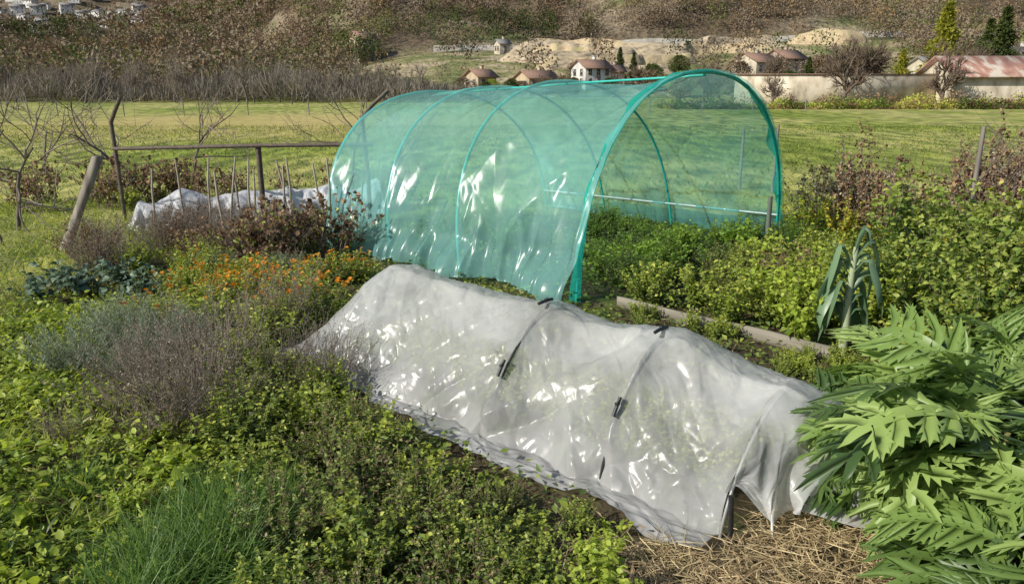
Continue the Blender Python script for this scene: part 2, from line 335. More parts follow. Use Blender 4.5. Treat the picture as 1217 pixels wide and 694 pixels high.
pos+=[(-300,900),(-235,760),(-210,900)]
VP=np.array(pos)
# ---------------------------------------------------------------- woodland (uncountable)
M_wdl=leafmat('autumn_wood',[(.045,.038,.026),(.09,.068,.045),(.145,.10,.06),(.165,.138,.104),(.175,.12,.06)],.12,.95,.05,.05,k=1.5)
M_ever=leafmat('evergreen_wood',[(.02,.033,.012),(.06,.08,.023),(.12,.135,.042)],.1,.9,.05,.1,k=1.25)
def crowns(mb,c,h,w,nq,qs,mat,var,r):
    n=len(c)
    u=nrm(r.normal(size=(n,nq,3)))*r.random((n,nq,1))**.4
    u[...,2]=u[...,2]*.5+.55
    P=c[:,None]+u*np.stack([w,w,h],-1)[:,None]
    zz=u[...,2].ravel()
    P=P.reshape(-1,3);D=nrm(r.normal(size=P.shape)+np.array([0,0,.8]))
    s=np.repeat(qs,nq)*(.6+.8*r.random(len(P)))
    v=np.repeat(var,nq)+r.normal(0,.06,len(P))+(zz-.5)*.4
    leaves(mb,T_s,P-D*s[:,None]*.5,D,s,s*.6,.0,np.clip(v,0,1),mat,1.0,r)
r=np.random.default_rng(11)
mb=MB()
def wood(n,y0,y1,nq,size,hgt,mat_p=.13):
    y=np.sqrt(r.random(n)*(y1**2-y0**2)+y0**2);x=(r.random(n)*2-1)*(.76*y+15)
    keep=np.ones(n,bool)
    z=hz(x,y)
    mea=(y<262)&(x>-42)&(x<110)
    keep&=~(mea&(r.random(n)>.07))
    keep&=(z>.5)|((x<-.12*y-5)&(y>105))
    if y1>600:
        dx=np.abs(x[:,None]-VP[None,:,0]);dy=y[:,None]-VP[None,:,1]
        keep&=~((dx<12)&(dy<14)&(dy>-46)).any(1)
    keep&=(vnoise(x/45,y/45,9)>.14)|(y<300)
    x,y,z=x[keep],y[keep],z[keep];k=len(x)
    h=hgt*(.55+.8*r.random(k));w=h*.45
    var=np.clip(vnoise(x/55,y/55,2)*.8+r.random(k)*.5-.15,0,1)
    ev=(r.random(k)<mat_p)|((vnoise(x/40,y/40,7)>.64)&(r.random(k)<.6))
    c=np.stack([x,y,z-.5],-1)
    for e,mt in((False,0),(True,1)):
        q=ev==e
        crowns(mb,c[q],h[q],w[q],nq,size*h[q]/hgt,mt,var[q],r)
wood(2300,105,300,190,.6,8)
wood(2400,300,420,110,.9,9.5)
wood(5400,420,650,56,1.35,11)
wood(11000,650,1400,24,2.6,13)
put('hillside_woodland',mb.mesh('hillside_woodland',[M_wdl,M_ever]),kind='stuff',label='brown leafless autumn woodland covering the hillside',cat='woodland')
# ---------------------------------------------------------------- trees
def bare_tree(seed,height,r0,depth=4,spread=.6,child=4,droop=0,tw=.75,wob=.13,mat=None,rk=.5):
    rr=np.random.default_rng(seed);mt=MB();mc=MB()
    def grow(p,d,L,rad,lev):
        n=7;pts=[p];dd=d.copy()
        for i in range(n-1):
            dd=nrm(dd+rr.normal(0,wob,3)+np.array([0,0,.05-droop*lev]));pts.append(pts[-1]+dd*L/(n-1))
        P=np.array(pts);R=np.linspace(rad,rad*.45,n)
        stems(mt if lev<1 else mc,P,R[None],0,6 if lev<2 else 3,var=rr.random())
        if lev>=depth:return
        for k in range(child+(1 if lev==0 else 0)):
            t=rr.uniform(.3,1);q=P[min(n-1,int(t*(n-1)))]
            nd=nrm(dd+rr.normal(0,spread,3)+np.array([0,0,.15]));grow(q,nd,L*rr.uniform(.5,.8)*tw/.75,rad*rk*(1.15-.3*t),lev+1)
    grow(np.zeros(3),np.array([0,0,1.]),height*.42,r0,0)
    return mt.mesh('trunk',[M_bark],True),mc.mesh('crown',[mat or M_twig],True)
def tree2(name,tm,cm,loc,rz,sc,label,cat='tree',group=None):
    e=put(name,None,loc,rz,sc,label=label,cat=cat,group=group)
    put('trunk',tm,parent=e);put('crown',cm,parent=e);return e
BT=[bare_tree(s,9,.16,4,.6,4,mat=M_twigp,rk=.55) for s in(1,2,3)]
BD=[bare_tree(s,9,.26,4,.5,5,mat=M_twig,rk=.62) for s in(4,5)]
r=np.random.default_rng(5)
for k in range(44):
    x=-84+k*1.85+r.normal(0,1.2);y=88+r.random()*24
    if x>-12:x=-70+r.random()*40
    t=BT[k%3];tree2('bare_tree',t[0],t[1],(x,y,0),r.random()*6,.45+r.random()*.55,'grey leafless tree at the edge of the meadow','tree','leafless trees along the meadow edge')
mb=MB();n=30000;x=-100+r.random(n)*98;y=98+r.random(n)*40;hh=(1+5.5*vnoise(x/6,y/6)**1.4)*(.55+.45*smooth((-x-8)/30))
P=np.stack([x,y,r.random(n)*hh*.4],-1);leaves(mb,T_s,P,nrm(r.normal(0,.45,(n,3))+np.array([0,0,1])),hh*.7,.13,0,np.clip(vnoise(x/5,y/5,3)*.8+r.random(n)*.4-.1,0,1),0,.5,r)
put('riverside_thicket',mb.mesh('riverside_thicket',[M_thick]),kind='stuff',label='grey-brown bare thicket beyond the meadow',cat='thicket')
def foliage_tree(seed,h,w,nq,qs,mat,cone=False):
    rr=np.random.default_rng(seed);mt=MB();stems(mt,np.array([[0,0,0],[.05,0,h*.3],[0,.05,h*.6],[0,0,h*.95]]),np.array([[w*.09,w*.07,w*.04,.02]]),0,7)
    mc=MB();u=rr.random(nq);th=rr.random(nq)*2*PI
    if cone:
        z=h*(.08+.92*u**1.3);rad=w*(1-z/h)**.8*(.55+.5*rr.random(nq))*(.8+.3*np.sin(z*9/h*3+th))
    else:
        z=h*(.15+.85*u);rad=w*np.sqrt(np.clip(1-((z/h-.58)/.45)**2,0,1))*rr.random(nq)**.35*(.35+1.1*vnoise(np.cos(th)*2.5+5,np.sin(th)*2.5+5,z/h*5))
    P=np.stack([np.cos(th)*rad,np.sin(th)*rad,z],-1)
    D=nrm(P*np.array([1,1,0])/w+rr.normal(0,.5,P.shape)+np.array([0,0,.1]))
    leaves(mc,T_s,P,D,qs*(.5+rr.random(nq)),qs*.5,.3,np.clip(vnoise(P[:,0]*1.5,P[:,1]*1.5,P[:,2])*.8+rr.random(nq)*.3,0,1),0,.7,rr)
    for k in range(6):
        a=rr.random()*6.28;zz=h*rr.uniform(.3,.7);stems(mc,np.array([[0,0,zz],[math.cos(a)*w*.35,math.sin(a)*w*.35,zz+h*.06],[math.cos(a)*w*.7,math.sin(a)*w*.7,zz+h*.1]]),np.array([[.06,.04,.015]]),1,4)
    return mt.mesh('trunk',[M_bark],True),mc.mesh('crown',[mat,M_bark])
CN=foliage_tree(1,9,2.2,4200,.42,M_ever,True);CY=foliage_tree(2,7,1.9,3600,.36,M_conif,True);RD=foliage_tree(3,6,3,4200,.4,M_green,False);RB=foliage_tree(4,6,3,2400,.4,M_wdl,False);RE=foliage_tree(6,6,3,4200,.4,M_ever,False)
for loc,t,sc,lab in [((46.6,84,0),CY,1.5,'tall yellow-green conifer beside the barn'),((44.4,88,0),CY,.85,'narrow yellow-green conifer beside the barn'),
    ((61.0,88,0),CN,1.9,'tall dark conifer behind the barn'),((58,92,0),CN,1.2,'tall dark conifer behind the barn'),((36.5,95,0),CN,.6,'small dark conifer near the houses'),
    ((24,172,3),CN,.8,'dark conifer at the foot of the terraces'),((27.5,175,3),CN,.7,'dark conifer at the foot of the terraces'),((66,108,0),CN,1.2,'dark conifer near white houses')]:
    tree2('conifer_tree',t[0],t[1],loc,r.random()*6,sc,lab)
for loc,t,sc,lab in [((40,100,0),RB,.9,'brown-leaved tree behind the wall'),((30,90,0),RD,.5,'green bush-like tree behind the wall'),((53,96,0),RB,.8,'brown-leaved tree near the barn'),((22,100,0),RB,.6,'brown-leaved tree behind the wall'),((33,150,0),RD,.8,'green round tree below the terraces'),((14,170,3),RB,.7,'brown tree below the terraces'),((38,176,4),RE,.8,'dark green round tree below the terraces'),((60,150,0),RB,1.3,'brown-leaved tree on the slope'),((8,120,0),RB,.6,'brown tree by the meadow'),((-4,118,0),RE,.45,'dark green bush-like tree by the meadow'),
    ((29,160,1),RE,.9,'dark green round tree below the terraces'),((47,140,0),RE,.7,'dark green tree among the houses'),((70,150,1),RB,1.,'brown-leaved tree on the slope'),((80,150,1),RE,1.,'dark green tree on the slope'),((90,160,2),RB,1.2,'brown-leaved tree on the slope'),((57,165,2),RB,1.,'brown-leaved tree on the slope'),((12,150,0),RE,.6,'dark green tree beside the white house'),
    ((44,150,0),RB,1.1,'brown-leaved tree among the houses'),((50,150,0),RD,.7,'green tree among the houses'),((66,160,2),RD,.9,'green tree on the slope'),((25,140,0),RB,.8,'brown tree below the terraces'),((-9,140,0),RB,.6,'brown tree by the meadow'),((0,138,0),RE,.55,'dark green tree by the meadow'),
    ((54,150,0),RE,.8,'dark green tree among the houses'),((62,145,0),RB,1.0,'brown-leaved tree among the houses'),((35,135,0),RB,.8,'brown-leaved tree behind the wall'),((6.5,143,0),RB,.6,'brown tree by the meadow'),((-4,148,0),RD,.55,'green bush-like tree by the meadow'),((19,150,0),RE,.6,'dark green bush-like tree below the white house'),((2,146,0),RB,.5,'brown tree by the meadow')]:
    tree2('broadleaf_tree',t[0],t[1],loc,r.random()*6,sc,lab)
for x,y,s in((31.5,72.6,1.0),(36.5,80,1.0),(41,72.8,.8),(20,118,.8),(56,92,1),(27,108,.8),(48,110,1.2),(5,125,.6),(34,80,.8),(51,90,.9),(62,100,1.1),(36,110,1.0),(45,80.5,1.0),(70,110,1.2),(31,120,.9),(25,73.5,.5),(38,82,.9)):
    t=BD[int(x)%2];tree2('bare_tree',t[0],t[1],(x,y,0),r.random()*6,s,'tall leafless tree beside the long wall','tree','leafless trees by the houses')
mb=MB();n=14000;x=14+r.random(n)*50;y=69.5+r.random(n)*4;hh=.25+1.2*vnoise(x/1.3,y/1.3)**2
P=np.stack([x,y,r.random(n)*hh],-1);leaves(mb,T_s,P,r.normal(0,1,(n,3)),.24,.16,0,vnoise(x/2,y/2,4),0,.8,r)
n=7000;x=14+r.random(n)*50;y=69+r.random(n)*4;hh=2.2*vnoise(x/1.7,y/1.7,8)**2
P=np.stack([x,y,r.random(n)*hh],-1);leaves(mb,T_s,P,r.normal(0,1,(n,3)),.26,.13,0,vnoise(x/2,y/2,4),1,.8,r)
put('hedge_undergrowth',mb.mesh('hedge_undergrowth',[M_green,M_dry]),kind='stuff',label='mixed green and brown undergrowth at the foot of the wall',cat='undergrowth')
# ---------------------------------------------------------------- buildings
def house(name,loc,w,d,h,rh,rz,wm,rm,label,wins=(4,2),group=None,cat='house',door=True,hip=.5):
    e=put(name,None,loc,rz,label=label,cat=cat,group=group)
    mb=MB();a=w/2;b=d/2
    V=[[-a,-b,-2],[-a,b,-2],[-a,b,h],[-a,0,h+rh],[-a,-b,h]];V2=[[a,y,z] for _,y,z in V]
    mb.add(V+V2,[[0,5,9,4],[1,2,7,6],[4,9,8,3],[2,3,8,7]],.5,0);mb.add(V,[[0,4,3,2,1]],.5,0);mb.add(V2,[[0,1,2,3,4]],.5,0)
    put('wall',mb.mesh('wall',[wm]),parent=e)
    mb=MB();o=hip;t=.18;sl=rh/b
    for s in(-1,1):
        y1=s*(b+o);z1=h-o*sl+.05;z0=h+rh+.05
        V=[[-a-o,0,z0],[a+o,0,z0],[a+o,y1,z1],[-a-o,y1,z1]];V+= [[x,y,z+t] for x,y,z in V]
        mb.add(V,[[0,1,2,3],[4,7,6,5],[0,4,5,1],[1,5,6,2],[2,6,7,3],[3,7,4,0]])
    rf=put('roof',mb.mesh('roof',[rm]),parent=e)
    if cat=='house':
        mb=MB();box(mb,(a*.4,b*.3,h+rh+.25),(.6,.6,1.3));box(mb,(a*.4,b*.3,h+rh+.95),(.8,.8,.12));put('chimney',mb.mesh('chimney',[wm]),parent=rf)
    nx,nz=wins
    if nx:
        mb=MB();box(mb,(0,0,0),(1.0,.06,1.35),0);box(mb,(0,-.032,.0),(.8,.05,1.15),1);box(mb,(0,-.06,0),(.07,.03,1.15),0);box(mb,(0,-.03,-.72),(1.2,.2,.08),0);wme=mb.mesh('window',[M_frame,M_glass])
        mid=nx//2
        for i in range(nx):
            for j in range(nz):
                z=(j+.55)*h/nz;xx=(i+.5)/nx*w-a
                if door and j==0 and i==mid:
                    md=MB();box(md,(0,0,0),(1.1,.08,2.1),0);box(md,(0,-.04,0),(.9,.06,1.95),1);put('door',md.mesh('door',[M_frame,M_wood]),(xx,-b-.03,1.05),parent=e);continue
                put('window',wme,(xx,-b-.03,z),parent=e)
        if cat=='house':
            for j in range(nz):
                for yy in(-b*.45,b*.45):
                    q=put('window',wme,(-a-.03,yy,(j+.55)*h/nz),-PI/2,parent=e)
    return e
WC,WW,WO,WP=M_whall
def H(x,y,*a,**k):
    return house(k.pop('name','house'),(x,y,float(hz(x,y))-.1),*a,**k)
house('barn',(51.4,76.5,0),18.4,7,3.0,1.7,.0,M_masonry,M_barn,'long masonry barn with a rusty striped metal roof',wins=(1,1),cat='barn')
house('shed',(64.8,76.8,0),6,6,2.7,1.1,.05,M_masonry,M_roof,'low cream shed with terracotta roof beside barn',wins=(1,1),cat='shed')
mb=MB();box(mb,(0,0,1.45),(20,.4,3.3));wl=put('garden_wall',None,(32.0,76,0),.03,label='long weathered masonry wall at the edge of the meadow',cat='wall');put('wall_body',mb.mesh('wall_body',[M_masonry]),parent=wl)
mb=MB();box(mb,(0,0,3.17),(20.2,.6,.10));put('coping',mb.mesh('coping',[M_roof]),parent=wl)
H(-6.6,160,5,4.5,2.6,1.3,.75,WO,M_roof,'small ochre cottage with red tiled roof',wins=(2,1))
H(4.9,158,7,5,2.6,1.3,.6,WO,M_roof,'low house with red tiled roof among trees',wins=(3,1))
H(16.8,164,6.5,5.5,3.8,1.5,.5,WW,M_roof,'white two-storey house with red tiled roof',wins=(3,2))
H(21.5,166,4,5,2.8,1.2,.2,WP,M_roof,'small pink annex with tiled roof',wins=(1,1))
H(56,178,8,7,3.3,1.8,.6,WC,M_roof,'cream house with red tiled roof on the slope',wins=(3,1))
H(64,182,7,7,3.6,1.8,.5,WP,M_roof,'pinkish house with red tiled roof',wins=(3,2))
H(84,130,9,7,6.5,1.8,-.1,WW,M_roofg,'tall white house with grey roof',wins=(4,2))
H(92,136,8,7,5,1.8,.1,WW,M_roof,'white house with red tiled roof behind conifers',wins=(3,2))
H(76,140,6,6,5.5,1.6,.3,WC,M_roofg,'cream house with grey roof',wins=(2,2))
H(-48,250,6,6,7,2,.7,WO,M_roof,'narrow ochre house standing in the wood',wins=(2,3))
H(-3,236,3.6,3.6,2.8,1.1,.5,WC,M_roofg,'small stone house beside the hillside road',wins=(1,1))
r=np.random.default_rng(22)
hv=house('village_house',(0,0,-500),12,9,6,2.2,0,WW,M_roofg,'white village house on the hillside',wins=(3,2),group='village houses on the hillside')
kids=[c for c in bpy.data.objects if c.parent==hv];gk=[c for c in bpy.data.objects if c.parent in kids]
for i,(x,y) in enumerate(pos):
    if i==0:e=hv
    else:
        e=hv.copy();COL.objects.link(e)
        for c in kids:
            q=c.copy();q.parent=e;COL.objects.link(q)
            for g in gk:
                if g.parent==c:
                    z=g.copy();z.parent=q;COL.objects.link(z)
    e.location=(x,y,float(hz(x,y))+.5);e.rotation_euler=(0,0,r.uniform(-.6,.9));s=r.uniform(.7,1.3);e.scale=(s,s,s)
def ribbon_wall(name,x,y,h,th,mat,label,dz=0,cat='wall',kind=None,even=False):
    z=hz(x,y)+dz;n=len(x);mb=MB()
    hh=h*(.6+.7*vnoise(x/6,y/6,1))*smooth((x-x[0])/4)*smooth((x[-1]-x)/4)+.1
    if even:hh=np.full(n,h)
    yy=y+(vnoise(x/5,y,4)-.5)*2*(not even)
    V=np.stack([np.stack([x,yy-h*.25,z-1.5],-1),np.stack([x,yy,z+hh],-1),np.stack([x,yy+th,z+hh],-1),np.stack([x,yy+th,z-1.5],-1)],1)
    i=np.arange(n-1)[:,None]*4;j=np.array([0,1,2]);F=np.stack(np.broadcast_arrays(i+j,i+j+1,i+j+5,i+j+4),-1).reshape(-1,4)
    mb.add(V,F);return put(name,mb.mesh(name,[mat]),label=label,cat=cat,kind=kind)
x=np.linspace(-25,125,80);y=250+3*np.sin(x/30)
ribbon_wall('retaining_wall',x,y,1.4,.5,solid('grey_masonry',[(.26,.24,.2),(.5,.46,.4)],.6,.9,.4),'pale retaining wall along the hillside road',even=True)
mb=MB();z=hz(x,y)+1.2;V=np.stack([np.stack([x,y+.6,z],-1),np.stack([x,y+6,z],-1)],1);i=np.arange(len(x)-1)[:,None]*2;mb.add(V,np.concatenate([i,i+1,i+3,i+2],1));put('road',mb.mesh('road',[solid('asphalt',[(.05,.05,.05),(.07,.07,.07)],2,.9,.2)]),kind='structure')
for k,(x0,x1,yy,h) in enumerate([(2,40,238,3.6),(-2,52,228,3.2),(4,34,218,3.0),(-4,36,209,2.6),(6,50,199,2.4),(52,84,240,3.4),(46,78,227,3.0),(8,40,189,2.0),(86,110,241,3.6)]):
    x=np.linspace(x0,x1,60);y=yy+4*np.sin((x-x0)/(x1-x0)*PI*1.3+k)*1.0
    ribbon_wall('terrace_wall',x,y,h,1.2,M_stone if k%2 else M_earth,'ochre dry-stone terrace wall on the slope')
# ---------------------------------------------------------------- big green tunnel
F0=np.array([.62,6.82]);w=np.array([.70,.714]);d=np.array([-.741,.672]);a=2.1
def hoopP(s,ph):
    s=np.asarray(s,float);ph=np.asarray(ph,float)
    h=2.15-.055*s;lean=.30*smooth(s/1.6)
    c=np.cos(ph);sn=np.sin(ph)
    hx=-a*np.sign(c)*np.abs(c)**.9;z=h*np.clip(sn,0,1)**.82
    se=s+lean*(z/h)
    P=F0+w*(a+hx)[...,None]+d*se[...,None]
    return np.concatenate([P,z[...,None]],-1)
tun=put('polytunnel',None,(0,0,0),label='green plastic-covered walk-in polytunnel with open end on metal hoops',cat='polytunnel')
HS=[0,1.6,2.8,4.0]
ns,nph=340,300
s=np.linspace(-.06,4.02,ns)[:,None];ph=np.linspace(0.0,PI,nph)[None]
s,ph=np.broadcast_arrays(s,ph)
P=hoopP(s,ph)
eps=1e-3
Nn=nrm(np.cross(hoopP(s+eps,ph)-P,hoopP(s,np.clip(ph+eps,0,PI))-P+1e-9))
cen=np.concatenate([F0+w*a+d*2,[.6]]);sg=np.sign(((P-cen)*Nn).sum(-1,keepdims=True));Nn=Nn*sg
hs=np.array(HS);idx=np.clip(np.searchsorted(hs,s)-1,0,2);f=np.clip((s-hs[idx])/(hs[idx+1]-hs[idx]),0,1)
arc=ph*1.6
tens=f*(1-f)*4
sag=.022-tens**.7*(.08+.05*vnoise(s*1.3,arc*1.0))
dg=s*1.1+arc*.55
wr=(ridged(dg*1.3,(arc-s*.5)*.4)-.5)*.10*tens+(ridged((s-arc*.35)*2.6,arc*.4,4)-.5)*.055*tens**.5+(ridged((s+arc*.9)*3.0,(arc-s)*.5,8)-.5)*.034*tens**.6+(ridged((s-arc*1.1)*6,(arc+s)*.6,12)-.5)*.012+(ridged((s+arc*.2)*11,arc*.6,14)-.5)*.006
low=smooth((.5-ph)/.5)+smooth((ph-PI+.42)/.42)
wr=wr+low*((ridged(s*3.5+arc*.6,arc*1.2,5)-.45)*.16+(ridged(s*9+arc*1,arc*2,6)-.5)*.05)
P=P+Nn*(sag+wr)[...,None]
P[...,2]=np.maximum(P[...,2],.01+.05*vnoise(s*5,arc))
lf=smooth((.16-ph)/.16)*(.05+.30*vnoise(s*2.5,0,3));P[...,0]-=lf*w[0];P[...,1]-=lf*w[1]
P[...,2]+=smooth((.16-ph)/.16)*.04*ridged(s*4.5,ph*8,9)
i=np.arange(ns-1)[:,None]*nph+np.arange(nph-1)[None]
mb=MB();mb.add(P,np.stack([i,i+nph,i+nph+1,i+1],-1).reshape(-1,4))
put('cover_film',mb.mesh('cover_film',[M_gfilm],True),parent=tun)
mb=MB();u=np.linspace(0,1,50)[:,None];pp=np.linspace(0.02,PI-.02,90)[None];u,pp=np.broadcast_arrays(u,pp)
top=hoopP(np.full(u.shape,4.0),pp);bot=top.copy();bot[...,2]=.02;Pb=bot+(top-bot)*u[...,None]
off=(ridged(pp*5,u*2)-.5)*.06*np.sin(PI*u);Pb[...,:2]+=off[...,None]*d+d*.02
i=np.arange(49)[:,None]*90+np.arange(89)[None];mb.add(Pb,np.stack([i,i+90,i+91,i+1],-1).reshape(-1,4))
put('end_film',mb.mesh('end_film',[film('end_film_mat',(.3,.6,.55),(.74,.92,.89),.12,.07,.3,9,.3,va=0)],True),parent=tun)
mb=MB();ph1=np.linspace(0,PI,160);sv=np.linspace(-.045,.05,9);q,pq=np.meshgrid(sv,ph1,indexing='ij');P=hoopP(q,pq);wob=(vnoise(pq*14,q*12)-.5)*.04
out=nrm(P-np.concatenate([F0+w*a,[.5]]));P=P+out*(.026-3*np.abs(q-.01)[...,None]**1.6+wob[...,None]*.6)
P[...,:2]+=d*((vnoise(pq*7,0,2)-.5)*.12*(q>.02))[...,None]
i=np.arange(8)[:,None]*160+np.arange(159)[None];mb.add(P,np.stack([i,i+160,i+161,i+1],-1).reshape(-1,4));put('front_hem',mb.mesh('front_hem',[M_gedge],True),parent=tun)
for k,sv in enumerate(HS):
    mb=MB();pts=hoopP(np.full(60,sv),np.linspace(0,PI,60));stems(mb,pts,np.full((1,60),.017),0,8);put('hoop',mb.mesh('hoop',[M_gpipe],True),parent=tun)
def pipe(parent,name,pts,r_,mat,sides=8):
    mb=MB();pts=np.array(pts,float);stems(mb,pts,np.full((1,len(pts)),r_),0,sides,cap=True);return put(name,mb.mesh(name,[mat],True),parent=parent)
for ph0,rr_,mt in((PI-.12,.018,M_gal),(PI/2,.014,M_gpipe)):
    pp_=hoopP(np.linspace(0,4,12),np.full(12,ph0));pp_[:,2]-=.03;pipe(tun,'rail',pp_,rr_,mt)
# ---------------------------------------------------------------- low white tunnel
B0=np.array([.98,3.01]);Ld=np.array([-.742,.67]);nd=np.array([.67,.742])
LH=[0,.68,1.5,3.05]
lt=put('row_cover_tunnel',None,(0,0,0),label='low row tunnel draped with crumpled translucent white plastic, clipped to hoops',cat='row cover')
def lowP(s,ph,h=.7):
    c=np.cos(ph);sn=np.clip(np.sin(ph),0,1)
    off=.52-.52*np.sign(c)*np.abs(c)**.9
    P=B0+Ld*np.asarray(s)[...,None]+nd*off[...,None]
    return np.concatenate([P,(h*sn**.85)[...,None]],-1)
ns,nph,sk=580,270,30
sv=np.concatenate([np.linspace(-.7,0,90),np.linspace(.008,3.85,ns-90)]);ph=np.concatenate([np.full(sk,0.),np.linspace(0,PI,nph)]);e=np.concatenate([np.linspace(1,0.02,sk),np.zeros(nph)])
s,php=np.meshgrid(sv,ph,indexing='ij');ee=np.broadcast_to(e[None],s.shape)
P=lowP(np.clip(s,0,None),php,.705)
endt=smooth((s-2.95)/.9)
hfac=(1-endt*.97)*(1-.17*smooth((.66-s)/.66))
P[...,2]*=hfac
hs=np.array(LH);idx=np.clip(np.searchsorted(hs,s)-1,0,2);f=np.clip((s-hs[idx])/(hs[idx+1]-hs[idx]),0,1);tens=4*f*(1-f)
sn=np.sin(php);arc=php*.55-ee*.3
fl_=np.clip(php/(PI/2),0,1);zl=.68*hfac*fl_**1.0;offl=-.12+.62*fl_
front=(php<=PI/2)
t_=(tens**.6*.50+.44)*front
rel=P[...,:2]-B0;o_=(rel*nd).sum(-1)
P[...,2]=P[...,2]*(1-t_)+zl*t_
P[...,:2]+=nd*((offl-o_)*t_)[...,None]
sag=-tens*(.028+.035*vnoise(s*1.5,arc))*(.4+.6*sn)
fold=(s-arc*.55)
cr=lambda x,y,z:np.abs(2*vnoise(x,y,z)-1)
wr=(ridged(fold*1.8,arc*.7)-.5)*.06*(1-.6*sn**4)+(ridged((s+arc*.8)*2.2,arc*.8,6)-.5)*.06*(1-.6*sn**4)+(ridged(fold*4.5,arc*1.4,4)-.5)*.032+(cr((s+arc)*4.5,(arc-s)*1.2,9)-.5)*.030+(cr(s*8-arc*7,arc*4+s*3,13)-.5)*.015+(cr(s*17+arc*8,arc*12-s*7,8)-.5)*.008
P[...,2]+=(sag+wr*.8)*hfac*(.35+.65*sn)*np.where(s<0,.4,1)
P[...,:2]-=nd*((wr*.9*np.cos(php))[...,None])
sw=.05+.12*vnoise(sv*1.7,0.,2)[:,None]+.03*np.sin(sv*9)[:,None]+.08*np.exp(-((sv-1.25)/.6)**2)[:,None]
P[...,:2]-=nd*(ee*sw)[...,None]
P[...,2]+=np.where(ee>0,.012+.06*ridged(s*5,ee*2,3)*(.2+ee*.3)+.02*vnoise(s*20,ee*6),0)
P[...,2]=np.maximum(P[...,2],.02+.02*vnoise(s*12,arc*20))
q=np.clip(-s/.7,0,1);wv=vnoise(php*1.6,q*1.2,1);mk=smooth((php-.42)/.45);mk2=smooth((php-1.0)/.9)
P[...,:2]-=Ld*((.04+.10*mk2)*smooth(q*4)*mk+(.10+.42*mk2)*q*(.4+wv)*mk)[...,None]
P[...,2]-=np.clip(q-.04,0,1)**1.25*(P[...,2]-.04)*(.80+.4*wv)*mk
P[...,:2]+=nd*(q*mk*((ridged(php*3,q*.8,2)-.5)*.16-.12))[...,None]
P[...,:2]-=Ld*(q*mk*(ridged(php*3.5+q*2,q*.9,5)-.5)*.16)[...,None]
P[...,2]=np.maximum(P[...,2],.02+.02*vnoise(s*12,arc*20))
P[...,:2]+=Ld*(endt*(vnoise(php*2,0,7)-.3)*.25)[...,None]
nc=nph+sk
i=np.arange(ns-1)[:,None]*nc+np.arange(nc-1)[None];mb=MB();F=np.stack([i,i+nc,i+nc+1,i+1],-1)
cut=np.ones(i.shape,bool);cut[:84,:sk+34]=False
mb.add(P,F[cut])
put('cover_film',mb.mesh('cover_film',[M_wfilm],True),parent=lt)
for k,sv_ in enumerate(LH):
    pts=lowP(np.full(40,float(sv_)),np.linspace(0,PI,40),.67*(.80 if k==0 else .99))
    fr_=np.linspace(0,PI,40)<=PI/2;fl1=np.linspace(0,2,40);t1=.40*fr_;o1=((pts[:,:2]-B0)@nd);pts[:,2]=pts[:,2]*(1-t1)+(.65 if k else .53)*fl1*t1;pts[:,:2]+=nd*((((-.12+.62*fl1)-o1)*t1)[:,None]*.9)
    pts[:,2]-=.010;pts[:,:2]+=nd*.010
    mb=MB();stems(mb,pts,np.full((1,40),.008),0,8);put('hoop',mb.mesh('hoop',[M_black if k in(1,2) else M_gal],True),parent=lt)
for sv_ in(.68,1.5):
    for p0,p1,hh_ in((.56,.74,.725),(PI/2-.12,PI/2+.08,.725)):
        mb=MB();pp=np.linspace(p0,p1,8);pts=lowP(np.full(8,sv_),pp,hh_)
        if p0<1:
            fl1=pp/(PI/2);t1=.44;o1=((pts[:,:2]-B0)@nd);pts[:,2]=pts[:,2]*(1-t1)+.68*fl1*t1+.012;pts[:,:2]+=nd*(((-.12+.62*fl1)-o1)*t1-.012)[:,None]
        stems(mb,pts,np.full((1,8),.010),0,10,cap=True)
        m_=pts[4];box(mb,m_+np.array([0,0,.008]),(.022,.018,.012),0,.5)
        put('clip',mb.mesh('clip',[M_black],True),parent=lt)
pipe(lt,'end_stake',[(.985,2.93,-.05),(.985,2.93,.1),(.98,2.94,.24)],.013,M_black)
# ---------------------------------------------------------------- bed board behind
p=np.array([1.0,6.72]);q_=np.array([2.5,5.3]);c=(p+q_)/2;L_=np.linalg.norm(q_-p);ang=math.atan2(q_[1]-p[1],q_[0]-p[0])
mb=MB();nx=24;xx=np.linspace(-L_/2,L_/2,nx);V=[]
for x_ in xx:
    h_=.09+.006*math.sin(x_*5);V+=[[x_,-.013,-.05],[x_,-.015,h_],[x_,.013,h_],[x_,.013,-.05]]
ii=np.arange(nx-1)[:,None]*4;j=np.array([0,1,2,3]);k2=(j+1)%4;mb.add(V,np.stack(np.broadcast_arrays(ii+j,ii+k2,ii+4+k2,ii+4+j),-1).reshape(-1,4));mb.add(V[:4],[[0,1,2,3]]);mb.add(V[-4:],[[0,3,2,1]])
put('edging_board',mb.mesh('edging_board',[M_board]),(c[0],c[1],0.0),ang,label='weathered wooden board edging the vegetable bed',cat='board')
